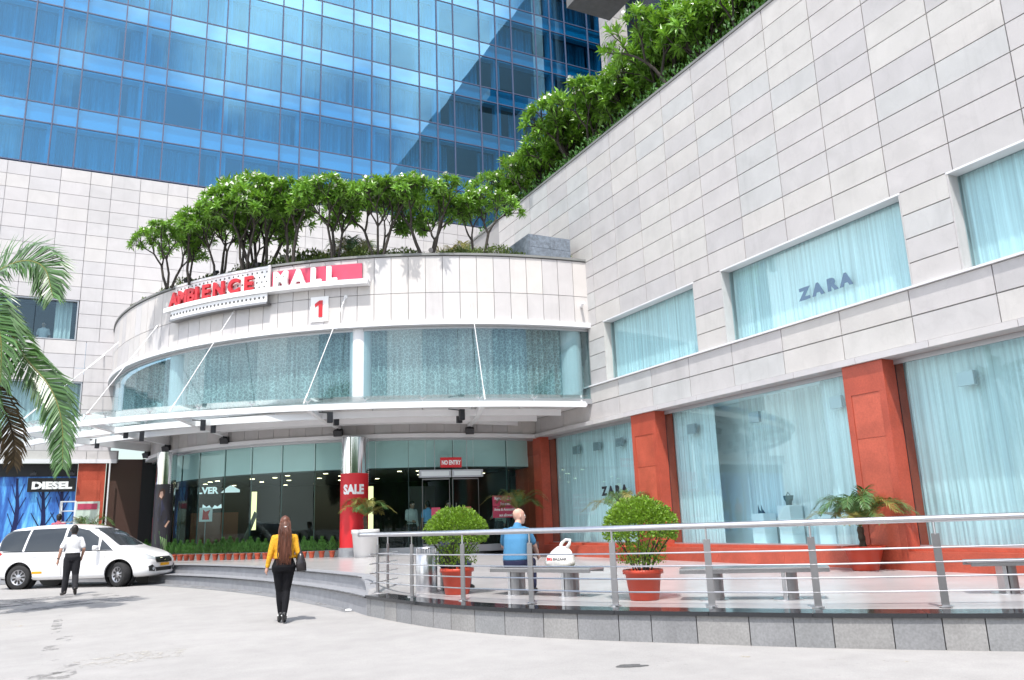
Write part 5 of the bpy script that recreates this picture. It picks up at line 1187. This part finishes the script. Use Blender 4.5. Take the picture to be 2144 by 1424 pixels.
# stations: x, floor z, sill half-width, belt z, belt half-width, roof z, roof half-width
ST = [(-2.17, .52, .60, .86, .66, .98, .60), (-2.13, .36, .74, .92, .76, 1.12, .66), (-2.0, .26, .80, .99, .83, 1.52, .62), (-1.75, .22, .83, 1.00, .855, 1.62, .63), (-1.2, .20, .84, 1.00, .865, 1.675, .645), (-.5, .20, .845, .98, .865, 1.69, .65), (.2, .20, .845, .965, .865, 1.645, .64),
      (.62, .20, .845, .955, .865, 1.52, .635), (1.0, .20, .845, .95, .86, 1.25, .66), (1.28, .20, .84, .93, .85, 1.03, .74), (1.6, .20, .83, .86, .83, .97, .72), (1.9, .21, .80, .76, .78, .87, .66), (2.1, .24, .70, .66, .69, .76, .58), (2.19, .30, .58, .56, .56, .62, .46)]
mb = MB(); rings = []
for (x, zf, ws, zb, wb, zt, wt) in ST:
    half = [(0, zf), (ws*.6, zf), (ws*.93, zf+.03), (ws, zf+.14), (ws+.012, (zf+zb)/2), (wb, zb-.06), (wb*.985, zb+.02), (wb*.55+wt*.45, zb+(zt-zb)*.48), (wt*1.02, zb+(zt-zb)*.88), (wt*.86, zt-.012), (wt*.45, zt+.012), (0, zt+.018)]
    rings.append([(x, -y, z) for y, z in half]+[(x, y, z) for y, z in reversed(half[1:-1])])
mb.loft(rings); bm_ = mb.me('body', M['car_white']); tmp = bpy.data.objects.new('body_tmp', bm_); COL.objects.link(tmp)
ss = tmp.modifiers.new('s', 'SUBSURF'); ss.levels = 3; ss.render_levels = 3
m2 = evaled(tmp); bpy.data.objects.remove(tmp)
bvh = BVHTree.FromPolygons([v.co for v in m2.vertices], [p.vertices[:] for p in m2.polygons])
tmp = bpy.data.objects.new('body_tmp', m2); COL.objects.link(tmp)
cut = MB(); cuts = []
WX = (-1.36, 1.38); WR = .315
for x in WX:
    for s_ in (-1, 1):
        ob = bpy.data.objects.new('cutter', MB().loft([[(x+.385*math.cos(k*.19635), y, WR+.02+.385*math.sin(k*.19635)) for k in range(32)] for y in (s_*.55, s_*1.1)]).me('cutter')); COL.objects.link(ob); cuts.append(ob)
        bo = tmp.modifiers.new('b', 'BOOLEAN'); bo.operation = 'DIFFERENCE'; bo.object = ob; bo.solver = 'EXACT'
m3 = evaled(tmp); bpy.data.objects.remove(tmp)
for o in cuts: bpy.data.objects.remove(o)
for p in m3.polygons: p.use_smooth = True
m3.materials.clear(); m3.materials.append(M['car_white']); body = link('body', m3, None, car, world=False)
try: m3.set_sharp_from_angle(angle=R(35))
except Exception: pass
def cling(poly, axis, off, mt, name, parent=body, n=14, sgn=1, at=1.6):
    """patch hugging the bodywork: poly in the plane across 'axis', shot onto the body"""
    xs_, zs_ = [p[0] for p in poly], [p[1] for p in poly]; bmx = bmesh.new(); vs = [bmx.verts.new((p[0], p[1], 0)) for p in poly]; f = bmx.faces.new(vs)
    step = max(max(xs_)-min(xs_), max(zs_)-min(zs_))/n
    for ax in (0, 1):
        lo, hi = (min(xs_), max(xs_)) if ax == 0 else (min(zs_), max(zs_)); k = lo+step
        while k < hi-step*.3:
            co = (k, 0, 0) if ax == 0 else (0, k, 0); no = (1, 0, 0) if ax == 0 else (0, 1, 0)
            bmesh.ops.bisect_plane(bmx, geom=bmx.verts[:]+bmx.edges[:]+bmx.faces[:], plane_co=co, plane_no=no); k += step
    bad = []
    for v in bmx.verts:
        a, b_ = v.co.x, v.co.y
        if axis == 'y': o_, d_ = V((a, sgn*at, b_)), V((0, -sgn, 0))
        elif axis == 'x': o_, d_ = V((sgn*3.2, a, b_)), V((-sgn, 0, 0))
        else: o_, d_ = V((a, b_, 3)), V((0, 0, -1))
        h, nn, _, _ = bvh.ray_cast(o_, d_)
        if h is None: bad.append(v); v.co = o_+d_*.8
        else:
            if nn.dot(d_) > 0: nn = -nn
            v.co = h+nn*off
    bmesh.ops.delete(bmx, geom=bad, context='VERTS')
    me = bpy.data.meshes.new(name); bmx.to_mesh(me); bmx.free(); me.materials.append(mt)
    for p in me.polygons: p.use_smooth = True
    return link(name, me, None, parent, world=False)
for s_ in (-1, 1):
    cling([(-1.98, 1.02), (-1.30, .985), (-1.22, 1.56), (-1.90, 1.54), (-2.01, 1.30)], 'y', .005, M['car_glass'], 'side_window', sgn=s_)
    cling([(-1.24, .985), (-.22, .97), (-.22, 1.585), (-1.17, 1.575)], 'y', .005, M['car_glass'], 'side_window', sgn=s_)
    cling([(-.15, .97), (.80, .965), (.72, 1.30), (.40, 1.50), (.10, 1.57), (-.15, 1.585)], 'y', .005, M['car_glass'], 'side_window', sgn=s_)
    cling([(.84, .97), (1.18, .965), (.80, 1.26)], 'y', .005, M['car_glass'], 'side_window', sgn=s_)
    cling([(-2.01, .985), (1.2, .94), (1.2, .958), (-2.01, 1.005)], 'y', .007, M['black'], 'window_trim', sgn=s_)
    for x in (-1.24, -.20, .98): z0_ = .30 if x == -.2 else .72; cling([(x, z0_), (x+.017, z0_), (x+.017+.02, .94), (x+.02, .94)], 'y', .002, M['joint'], 'door_seam', sgn=s_, n=10)
    for x in (-1.05, .02): cling([(x, .855), (x+.19, .852), (x+.19, .882), (x, .885)], 'y', .022, M['car_white'], 'door_handle', sgn=s_, n=4)
    cling([(-1.0, .25), (.95, .25), (.95, .30), (-1.0, .30)], 'y', .012, M['car_white'], 'sill_trim', sgn=s_, n=8)
    cling([(-2.16, .86), (-2.05, .82), (-1.84, .94), (-2.04, 1.08), (-2.13, 1.05)], 'y', .008, M['lamp_red'], 'tail_light', sgn=s_, n=8)
    cling([(-.98, .40), (-.70, .40), (-.70, .46), (-.98, .46)], 'y', .006, M['plate_y'], 'yellow_sticker', sgn=s_, n=4)
    cling([(s_*.36, .66), (s_*.72, .70), (s_*.76, .80), (s_*.60, .82), (s_*.40, .73)], 'x', .007, M['lamp_clear'], 'headlight', n=9)
    cling([(s_*.46, .36), (s_*.66, .38), (s_*.68, .50), (s_*.58, .54), (s_*.45, .46)], 'x', .008, M['black'], 'fog_lamp_bezel', n=7)
    fo = cling([(s_*.53+.045*math.cos(k*.628), .44+.045*math.sin(k*.628)) for k in range(10)], 'x', .014, M['lamp_clear'], 'fog_lamp', n=3)
    mr = MB(); mr.loft([[(.80+dx, s_*(.90+dy), 1.02+z) for dx, z in ((-.04*q, -.055*q), (.05*q, -.06*q), (.07*q, 0), (.04*q, .07*q), (-.04*q, .075*q))] for dy, q in ((0, .5), (.03, 1), (.15, 1), (.19, .6))]).build('mirror', M['car_white'], car, world=False, smooth=True)
cling([(-.60, 1.07), (-.50, 1.56), (.50, 1.56), (.60, 1.07), (0, 1.055)], 'x', .006, M['car_glass'], 'windscreen', n=12)
cling([(-.55, 1.14), (-.48, 1.50), (.48, 1.50), (.55, 1.14)], 'x', .006, M['car_glass'], 'rear_window', sgn=-1, n=9)
gr = cling([(-.40, .58), (.40, .58), (.44, .66), (.38, .73), (-.38, .73), (-.44, .66)], 'x', .008, M['black'], 'grille', n=10)
for z in (.62, .69): cling([(-.38, z-.008), (.38, z-.008), (.38, z+.008), (-.38, z+.008)], 'x', .016, M['chrome'], 'grille_bar', gr, n=8)
cling([(-.05, .63), (.05, .63), (.03, .69), (-.03, .69)], 'x', .020, M['chrome'], 'badge', gr, n=4)
cling([(-.40, .36), (.40, .36), (.44, .46), (-.44, .46)], 'x', .008, M['black'], 'lower_intake', n=10)
cling([(-.24, .495), (.24, .495), (.24, .565), (-.24, .565)], 'x', .020, M['plate_y'], 'number_plate', n=4)
b = MB(); b.loft([[(x, y, z) for y, z in ((-.72, .25), (.72, .25), (.72, .95), (-.72, .95))] for x in (-1.9, 1.2)]); 
for x, y in ((.05, .36), (.05, -.36), (-.85, .36), (-.85, -.36)): b.box(x-.12, x+.12, y-.22, y+.22, .95, 1.30); b.box(x-.06, x+.06, y-.11, y+.11, 1.3, 1.46)
b.build('seats', M['black'], car, world=False)
wl_t = MB().lathe([(.205, -.10), (.30, -.105), (.315, -.085), (.318, 0), (.315, .085), (.30, .105), (.205, .10)], (0, 0, 0), 36, cap=False).me('tyre', M['tyre'], True)
mb = MB(); mb.lathe([(.21, .06), (.21, .088), (.195, .095), (.185, .07), (.10, .065), (.06, .085), (.0, .09)], (0, 0, 0), 36, cap=False)
wl_r = mb.me('rim', M['rim'], True)
mb = MB()
for k in range(9):
    a = 6.283*k/9; u = V((math.cos(a), math.sin(a), 0)); t_ = V((-u.y, u.x, 0)); mb.add([u*.075-t_*.012+V((0, 0, .086)), u*.075+t_*.012+V((0, 0, .086)), u*.17+t_*.03+V((0, 0, .0745)), u*.185+V((0, 0, .0745)), u*.17-t_*.03+V((0, 0, .0745))], [(0, 1, 2, 3, 4)])
wl_s = mb.me('rim_slot', M['black'])
for x in WX:
    for s_ in (-1, 1):
        wo = bpy.data.objects.new('wheel', wl_t); COL.objects.link(wo); wo.parent = car; wo.location = (x, s_*.735, WR)
        wo.rotation_euler = (R(-90*s_), 0, R(-24) if x > 0 else 0) if 1 else 0
        for nm, me in (('rim', wl_r), ('rim_slot', wl_s)):
            o = bpy.data.objects.new(nm, me); COL.objects.link(o); o.parent = wo
        MB().loft([[(x+q*math.cos(k*.19635), y, WR+.02+q*math.sin(k*.19635)) for k in range(32)] for q, y in ((.01, s_*.57), (.383, s_*.57), (.383, s_*.80))], cap=False).build('wheel_well', M['black'], body, world=False)
# ================================================================== people
def remesh(mb, voxel, smooth=4):
    me = mb.me('tmp'); o = bpy.data.objects.new('tmp', me); COL.objects.link(o)
    r_ = o.modifiers.new('r', 'REMESH'); r_.mode = 'VOXEL'; r_.voxel_size = voxel
    s_ = o.modifiers.new('s', 'SMOOTH'); s_.iterations = smooth; s_.factor = .5
    m = evaled(o); bpy.data.objects.remove(o); bpy.data.meshes.remove(me)
    for p in m.polygons: p.use_smooth = True
    return m
def ball(mb, c, r_, n=10):
    rx, ry, rz = r_ if isinstance(r_, tuple) else (r_, r_, r_); c = V(c); k = 7
    mb.loft([[c+V((rx*math.sin(math.pi*i/k)*math.cos(6.2832*j/n), ry*math.sin(math.pi*i/k)*math.sin(6.2832*j/n), -rz*math.cos(math.pi*i/k))) for j in range(n)] for i in range(1, k)])
def limb(mb, pts, rads, n=10):
    mb.tube(pts, rads, n)
    for p, r_ in zip(pts, rads): ball(mb, p, r_*.99, n)
def trunk_loft(mb, lv, grow=0):
    """lv: (centre, half width, half depth, yaw, tilt about x) from hips to shoulders"""
    rings = []
    for c, rx, ry, yaw, tilt in lv:
        c = V(c); ux = V((math.cos(yaw), math.sin(yaw), 0)); uy = V((-math.sin(yaw)*math.cos(tilt), math.cos(yaw)*math.cos(tilt), math.sin(tilt)))
        rings.append([c+ux*((rx+grow)*math.copysign(abs(math.cos(a))**.85, math.cos(a)))+uy*((ry+grow)*math.copysign(abs(math.sin(a))**.85, math.sin(a))) for a in [6.2832*j/18 for j in range(18)]])
    mb.loft(rings)
def head_shape(mb, c, yaw, s_=1.0, pitch=0):
    """skull with jaw, nose, ears; looks along +y turned by yaw"""
    m = Matrix.Translation(V(c)) @ Matrix.Rotation(yaw, 4, 'Z') @ Matrix.Rotation(pitch, 4, 'X') @ Matrix.Scale(s_, 4)
    prof = [(-.118, .030, .028, .045), (-.105, .048, .050, .030), (-.075, .060, .072, .018), (-.035, .069, .088, .004), (.005, .074, .096, -.004), (.045, .075, .097, -.008), (.08, .064, .082, -.010), (.105, .042, .054, -.010), (.119, .016, .02, -.010)]
    rings = [[m @ V((rx*math.cos(a), cy+ry*math.sin(a), z)) for a in [6.2832*j/16 for j in range(16)]] for z, rx, ry, cy in prof]; mb.loft(rings)
    for q in (-1, 1): ball(mb, m @ V((q*.077, -.008, -.005)), (.012*s_, .022*s_, .032*s_), 8)
    mb.tube([m @ V((0, .088, .015)), m @ V((0, .108, -.022)), m @ V((0, .088, -.032))], [.009*s_, .015*s_, .012*s_], 7)
    ball(mb, m @ V((0, .082, -.062)), (.026*s_, .012*s_, .012*s_), 8)
    return m
def hand(mb, w_, d, side_, palm, curl=.5, s_=1.0):
    """palm at wrist w_ along d; 'palm' is the direction the palm faces; five tapering fingers bent towards it"""
    d = d.normalized(); palm = (palm-d*palm.dot(d)).normalized(); ac = d.cross(palm).normalized()*side_
    limb(mb, [w_, w_+d*.045*s_, w_+d*.085*s_], [.026*s_, .034*s_, .033*s_], 8)
    for i, (o_, L) in enumerate(((.030, .070), (.010, .080), (-.011, .074), (-.030, .058))):
        b0 = w_+d*.085*s_+ac*o_*s_; d1 = (d+palm*curl*.5).normalized(); d2 = (d+palm*curl*1.3).normalized()
        limb(mb, [b0-d*.02, b0+d1*L*.5*s_, b0+d1*L*.5*s_+d2*L*.5*s_], [.0105*s_, .0098*s_, .008*s_], 6)
    b0 = w_+d*.03*s_+ac*.028*s_; limb(mb, [b0, b0+(ac*.8+d*.7+palm*.2).normalized()*.035*s_, b0+(ac*.45+d*.9+palm*.4).normalized()*.068*s_], [.014*s_, .012*s_, .009*s_], 6)
def person(loc, rz, label, J, col, voxel=.010, group=None, female=False, bald=False, extra=None, S=1.0):
    """J: joints in metres, person faces +y. Body is one mesh; clothes and hair are its own meshes."""
    root = empty('person', loc, label, 'person', group, rz); root.scale = (S, S, S)
    lv = J['torso']; sk = MB(); nk = V(J['neck']); hd_ = V(J['head'])
    trunk_loft(sk, lv); limb(sk, [V(lv[-1][0])+V((0, 0, -.02)), nk, hd_+V((0, -.01, -.07))], [.075, .056, .054])
    hm = head_shape(sk, hd_, J.get('hyaw', 0), .98 if female else 1.03, J.get('hpitch', 0))
    k = .86 if female else 1.0
    for s_, q in ((-1, 'l'), (1, 'r')):
        a, e, w_ = (V(p) for p in J['arm_'+q]); a = a+V((-s_*.03, 0, -.03)); limb(sk, [a, a.lerp(e, .5), e, e.lerp(w_, .45), w_], [.046*k, .046*k, .040*k, .038*k, .027*k])
        hand(sk, w_, (w_-e), s_, J.get('palm_'+q, V((-s_, 0, 0))), J.get('curl', .6), .95 if not female else .86)
        h_, kn, an = (V(p) for p in J['leg_'+q]); limb(sk, [h_, h_.lerp(kn, .5), kn, kn.lerp(an, .4), an], [.092, .076, .055, .054, .038])
        t = V(J['toe_'+q]); limb(sk, [an+V((0, 0, -.01)), an.lerp(t, .6)+V((0, 0, -.005)), t], [.040, .036, .028])
    b = link('body', remesh(sk, voxel, 2), mat('skin_tone', col['skin'], .55, var=.05, vscale=20), root, world=False)
    for q in (-1, 1):
        e_ = MB(); ball(e_, hm @ V((q*.030, .080, .012)), .0125, 8); e_.mi = 0; e_.build('eye', M['letter_white'], b, world=False, smooth=True)
        e_ = MB(); ball(e_, hm @ V((q*.030, .089, .012)), .006, 8); e_.build('pupil', M['black'], b, world=False)
    # shirt
    sh_ = MB(); i0 = J.get('shirt_from', 1); hem = J.get('loose', .012)
    trunk_loft(sh_, [(c, rx+hem*(1.3 if i == 0 else 1), ry+hem*(1.3 if i == 0 else 1), y_, t_) for i, (c, rx, ry, y_, t_) in enumerate(lv[i0:])])
    limb(sh_, [V(lv[-1][0])+V((0, 0, -.03)), nk.lerp(V(lv[-1][0]), .55)], [.088, .066])
    for q in 'lr':
        a, e, w_ = (V(p) for p in J['arm_'+q])
        if col['sleeve'] == 'long': limb(sh_, [a, a.lerp(e, .5), e, e.lerp(w_, .5), e.lerp(w_, .92)], [.064*k, .063*k, .056*k, .052*k, .044*k])
        else: a = a+V((-.022 if q == 'r' else .022, 0, -.018)); limb(sh_, [a, a.lerp(e, .45), a.lerp(e, .72)], [.064, .066, .064])
    link('shirt', remesh(sh_, voxel*1.15, 3), col['shirt'], root, world=False)
    # trousers
    tr_ = MB(); n_ = J.get('trouser_to', 3); trunk_loft(tr_, [(c, rx+.014, ry+.014, y_, t_) for c, rx, ry, y_, t_ in lv[:n_]])
    fit = .008 if female else .022
    for q in 'lr':
        h_, kn, an = (V(p) for p in J['leg_'+q]); limb(tr_, [h_, h_.lerp(kn, .5), kn, kn.lerp(an, .4), kn.lerp(an, .93)], [.104+fit*.5, .080+fit, .056+fit, .053+fit*1.1, (.040 if female else .052)+fit*.7])
    link('trousers', remesh(tr_, voxel*1.15, 3), col['trousers'], root, world=False)
    # shoes
    for q in 'lr':
        an, t = V(J['leg_'+q][2]), V(J['toe_'+q]); so_ = MB(); hl = an+V((0, 0, -.035))-(t-an).normalized()*.05
        limb(so_, [hl, an.lerp(t, .4)+V((0, 0, -.012)), t], [.042, .046, .036]); m = remesh(so_, .008, 2); link('shoe', m, col['shoes'], root, world=False)
        if female:
            hb_ = MB(); hb_.loft([[hl+V((x*1.0, y*1.0, 0)) for x, y in ((-.03, -.03), (.03, -.03), (.03, .03), (-.03, .03))], [hl+V((x*.7, y*.7, -.085)) for x, y in ((-.03, -.03), (.03, -.03), (.03, .03), (-.03, .03))]]); hb_.build('shoe_heel', M['black'], root, world=False)
    if not bald:
        hr_ = MB(); hm2 = hm
        prof = [(-.085, .058, .040, -.062), (-.05, .072, .062, -.045), (-.01, .081, .082, -.030), (.035, .084, .098, -.016), (.07, .082, .099, -.012), (.10, .066, .084, -.012), (.125, .036, .048, -.012), (.136, .012, .016, -.012)]
        hr_.loft([[hm2 @ V((rx*math.cos(a)*(1+.02*math.sin(a*9)), cy+ry*math.sin(a)*(1+.02*math.cos(a*11)), z)) for a in [6.2832*j/22 for j in range(22)]] for z, rx, ry, cy in prof])
        ho = hr_.build('hair', col['hair'], root, world=False, smooth=True)
    if extra: extra(root, J, hm)
    return root
def stand(step=.0, arm=.0, w_=1.0, hips=.165, waist=.150, chest=.175, sh=.165, lift=0):
    """standing joints for 1.70 m; step = right foot behind (m)"""
    return dict(torso=[((0, 0, .84), hips*.92, .105, 0, 0), ((0, -.01, .93), hips, .118, 0, 0), ((0, 0, 1.03), waist*1.03, .105, 0, 0), ((0, .01, 1.13), waist, .102, 0, 0), ((0, .005, 1.27), chest, .115, 0, 0), ((0, -.005, 1.37), chest*1.02, .105, 0, 0), ((0, -.01, 1.425), sh*.72, .075, 0, 0)],
        neck=(0, .005, 1.48), head=(0, .03, 1.595), arm_l=((-.185, -.01, 1.385), (-.235, -.03, 1.11), (-.25, .03, .87)), arm_r=((.185, -.01, 1.385), (.235, -.04, 1.11), (.25, .03, .87)),
        leg_l=((-.085, 0, .88), (-.095, .05+step*.4, .47), (-.10, .03+step*.5, .085)), leg_r=((.085, 0, .88), (.095, .03-step*.1, .47), (.10, -.02-step, .085+lift)),
        toe_l=(-.125, .15+step*.5, .035), toe_r=(.12, .10-step, .035))
cl = lambda n, c, **k: mat(n, c, k.pop('rough', .85), **k)
H_dark = cl('black_hair', (.012, .010, .009), rough=.5)
# --- man in white shirt walking towards the car
J = stand(.16, hips=.165); J['leg_r'] = ((.085, 0, .88), (.10, .02, .48), (.115, -.20, .16)); J['toe_r'] = (.125, -.12, .045); J['leg_l'] = ((-.085, 0, .88), (-.105, .06, .47), (-.125, .10, .085)); J['toe_l'] = (-.18, .21, .035)
J['arm_l'] = ((-.185, -.01, 1.385), (-.27, -.06, 1.12), (-.31, -.04, .87)); J['arm_r'] = ((.185, -.01, 1.385), (.245, -.05, 1.12), (.21, .10, .92))
def belt_(root, J, hm):
    mb = MB(); c, rx, ry = J['torso'][2][0], J['torso'][2][1], J['torso'][2][2]
    rg = lambda z, g: [(c[0]+(rx+g)*math.copysign(abs(math.cos(a))**.85, math.cos(a)), c[1]+(ry+g)*math.copysign(abs(math.sin(a))**.85, math.sin(a)), z) for a in [6.2832*j/24 for j in range(24)]]
    mb.loft([rg(.985, .020), rg(1.02, .021)], cap=False); mb.build('belt', M['black'], root, world=False)
    w_ = V(J['arm_l'][2]); MB().tube([w_+V((0, 0, .03)), w_+V((0, 0, .055))], .034, 12).build('wrist_watch', M['black'], root, world=False)
J['shirt_from'] = 2; J['loose'] = .020
person((-.68, 23.75, road_z(0, 23.7)), R(2), 'man in white short sleeved shirt and black trousers walking beside the white car', J, dict(skin=(.42, .235, .17), shirt=cl('white_shirt', (.80, .80, .82), bump=.5, bscale=9), trousers=cl('black_trousers', (.012, .012, .016), bump=.3, bscale=8), shoes=mat('black_leather_shoe', (.014, .010, .009), .3), hair=H_dark, sleeve='short'), extra=belt_)
# --- woman in yellow blouse
J = stand(.10, hips=.185, waist=.132, chest=.152, sh=.150); J['torso'][0] = ((0, -.01, .82), .175, .120, 0, 0); J['torso'][1] = ((0, -.025, .90), .187, .132, 0, 0)
J['leg_l'] = ((-.08, 0, .88), (-.055, .05, .50), (-.030, .05, .14)); J['toe_l'] = (-.045, .16, .035); J['leg_r'] = ((.08, 0, .88), (.055, .02, .50), (.025, -.13, .15)); J['toe_r'] = (.03, -.03, .04)
J['arm_l'] = ((-.165, -.01, 1.37), (-.225, -.04, 1.11), (-.265, -.02, .90)); J['arm_r'] = ((.165, -.01, 1.37), (.225, -.06, 1.12), (.245, .10, .92)); J['shirt_from'] = 2; J['loose'] = .030; J['head'] = (0, .02, 1.60)
M['hair_red'] = mat('auburn_hair', (.105, .035, .018), .42, var=.5, vscale=6, stretch=(9, 9, .4), bump=.5, bscale=6, island=.35)
def lady(root, J, hm):
    mb = MB(); prof = [(1.66, .075, .045, -.035), (1.58, .082, .05, -.065), (1.50, .070, .045, -.085), (1.40, .085, .042, -.118), (1.28, .100, .036, -.138), (1.15, .095, .030, -.140), (1.04, .075, .024, -.140), (.96, .040, .016, -.142)]
    mb.loft([[(rx*math.cos(a)*(1+.05*math.sin(a*7+z*9)), cy+ry*math.sin(a)*(1+.12*math.cos(a*8)), z) for a in [6.2832*j/26 for j in range(26)]] for z, rx, ry, cy in prof]); ho = mb.build('long_hair', M['hair_red'], root, world=False, smooth=True)
    mb = MB(); r_ = random.Random(3)
    for i in range(70):
        x0 = r_.uniform(-.075, .075); f = r_.uniform(.6, 1.25); pts = []
        for t in range(8):
            z = 1.64-.70*f*t/7*.95; pts.append((x0*(1+.5*math.sin(min(1, t/5)*1.6))+.010*math.sin(t*1.4+i), -.075-.085*min(1, t/3.0)-r_.uniform(0, .012), max(z, .93)))
        mb.tube(pts, [.006, .007, .007, .0065, .006, .005, .004, .002], 4, cap=False)
    mb.build('hair_strand', M['hair_red'], root, world=False, smooth=True, kind='stuff')
    MB().tube([(-.02, -.118, 1.545), (.02, -.118, 1.545)], .012, 8).build('hair_clip', M['letter_white'], root, world=False)
    for q in 'lr':
        an, t = V(J['leg_'+q][2]), V(J['toe_'+q]); st_ = MB(); st_.tube([an+V((-.045, -.02, -.02)), an+V((0, -.062, -.005)), an+V((.045, -.02, -.02))], .011, 7); st_.build('shoe_strap', M['letter_white'], root, world=False)
person((2.69, 13.9, road_z(0, 13.9)), R(-9), 'woman with long auburn hair in yellow blouse and black leggings walking away', J, dict(skin=(.48, .27, .20), shirt=None or mat('yellow_print_blouse', (.62, .31, .012), .8, var=.45, vscale=42, bump=.4, bscale=11), trousers=cl('black_leggings', (.006, .006, .008), rough=.8, spec=.2), shoes=M['black'], hair=M['hair_red'], sleeve='long'), female=True, extra=lady, S=.985)
# her shoulder bag
hb2 = empty('shoulder_bag', (2.95, 13.86, road_z(0, 13.9)+.9), 'black leather shoulder bag on the right arm of the woman in yellow', 'bag', rz=R(-9))
mb = MB(); mb.loft([[(x*wx+dx, y*wy, z) for x, y in ((-1, -1), (1, -1), (1.1, 0), (1, 1), (-1, 1), (-1.1, 0))] for z, wx, wy, dx in ((-.10, .05, .09, .02), (-.09, .075, .14, .02), (.03, .075, .15, .01), (.16, .045, .13, 0), (.22, .02, .11, 0))]); mb.build('bag_body', mat('black_bag_leather', (.022, .018, .020), .28, bump=.3, bscale=25), hb2, world=False, smooth=True)
MB().tube([(-.0, -.10, .20), (-.04, -.05, .38), (-.08, .0, .47), (-.04, .05, .38), (0, .10, .20)], .010, 6).build('bag_strap', bpy.data.materials['black_bag_leather'], hb2, world=False)
# --- seated figures
def sit(yaw=0, hyaw=0, knee=.46, lean=.06):
    return dict(torso=[((0, .0, .44), .170, .125, 0, 0), ((0, -.02, .52), .178, .130, 0, 0), ((0, -.03, .62), .172, .125, 0, .05), ((0, -.03, .72), .170, .120, 0, .05), ((0, -.01, .86), .185, .125, 0, .1), ((0, .02, .97), .180, .112, 0, .15), ((0, .035, 1.03), .125, .08, 0, .2)],
        neck=(0, .06, 1.09), head=(0, .10, 1.205), hyaw=hyaw, arm_l=((-.20, .02, .99), (-.25, .10, .73), (-.12, .33, .62)), arm_r=((.20, .02, .99), (.26, .09, .73), (.20, .32, .62)),
        leg_l=((-.09, .02, .47), (-.14, .42, .47), (-.13, .42, .09)), leg_r=((.09, .02, .47), (.15, .42, .47), (.16, .40, .09)), toe_l=(-.14, .55, .03), toe_r=(.18, .53, .03), shirt_from=1, loose=.014, trouser_to=2)
M['polo'] = mat('blue_polo_shirt', (.050, .185, .34), .85, bump=.5, bscale=8, var=.1, vscale=3); M['jeans'] = cl('dark_blue_jeans', (.022, .026, .075), bump=.3, bscale=12)
J = sit(hyaw=R(-48)); J['torso'] = [((c[0]+.03*max(0, (c[2]-.5)), c[1]+.16*max(0, c[2]-.55), c[2]-.03*max(0, c[2]-.6)), a, b_, y_, t_) for c, a, b_, y_, t_ in J['torso']]; J['neck'] = (.02, .15, 1.075); J['head'] = (.03, .20, 1.185)
for q_ in 'lr': a_, e_, w_ = J['arm_'+q_]; J['arm_'+q_] = ((a_[0], a_[1]+.08, a_[2]-.02), (e_[0], e_[1]+.12, e_[2]), (w_[0]+.06, w_[1]+.08, w_[2]-.03))
person((5.98, 11.93, ZP), R(-42), 'bald man in blue polo shirt sitting on a steel bench with his back turned', J, dict(skin=(.55, .32, .245), shirt=M['polo'], trousers=M['jeans'], shoes=M['black'], hair=None, sleeve='short'), bald=True, S=1.04)
J = sit(); J['arm_r'] = ((.20, .02, .99), (.24, .16, .75), (.12, .36, .60))
person((5.55, 13.75, ZP), R(-62), 'seated person in dark trousers mostly hidden behind the left clipped bush', J, dict(skin=(.42, .24, .17), shirt=cl('navy_shirt', (.02, .025, .05)), trousers=M['jeans'], shoes=M['black'], hair=H_dark, sleeve='short'), voxel=.014, S=.92)
MB().box(0, 0, 0, 0, 0, 0) if 0 else None
st_ = empty('stool', (5.55, 13.75, ZP), 'low steel stool under the person behind the left clipped bush', 'stool'); MB().lathe([(.15, 0), (.15, .36)], (5.55, 13.75, ZP), 16).build('drum', M['steel_dark'], st_)
# --- background people
bgp = [((-1.45, 32.6, ZE), 0, 'person in a checked pink shirt standing behind the white car', (.42, .10, .14), 'short', (.03, .03, .04)),
       ((9.35, 26.45, ZE), 200, 'person in a pale grey shirt walking inside the lobby, leftmost', (.50, .50, .47), 'long', (.04, .035, .03)),
       ((9.98, 26.55, ZE), 10, 'person in a light blue shirt seen through the left glass door', (.20, .42, .68), 'short', (.02, .02, .035)),
       ((10.72, 26.5, ZE), 180, 'person in a black top with white sleeves behind the right glass door', (.03, .03, .035), 'short', (.02, .02, .02)),
       ((12.45, 26.0, ZE), 120, 'person in a pale green shirt inside the lobby beside the pink notices', (.36, .46, .40), 'long', (.03, .03, .03)),
       ((-2.85, 37.45, 8.68), 170, 'person in a white shirt standing behind the left podium window', (.75, .76, .80), 'short', (.03, .03, .05))]
for i, (p, a, lb, c, sl_, tc__) in enumerate(bgp):
    J = stand(.12 if i in (1, 4) else .02); 
    if i in (1, 4): J['arm_r'] = ((.185, -.01, 1.385), (.24, .02, 1.12), (.18, .24, 1.05))
    J['shirt_from'] = 1
    person(p, R(a), lb, J, dict(skin=(.33, .19, .13), shirt=mat('plain_shirt', c, .85, bump=.4, bscale=9, var=.25 if i == 0 else .05, vscale=30), trousers=cl('plain_trousers', tc__), shoes=M['black'], hair=H_dark, sleeve=sl_), voxel=.016)
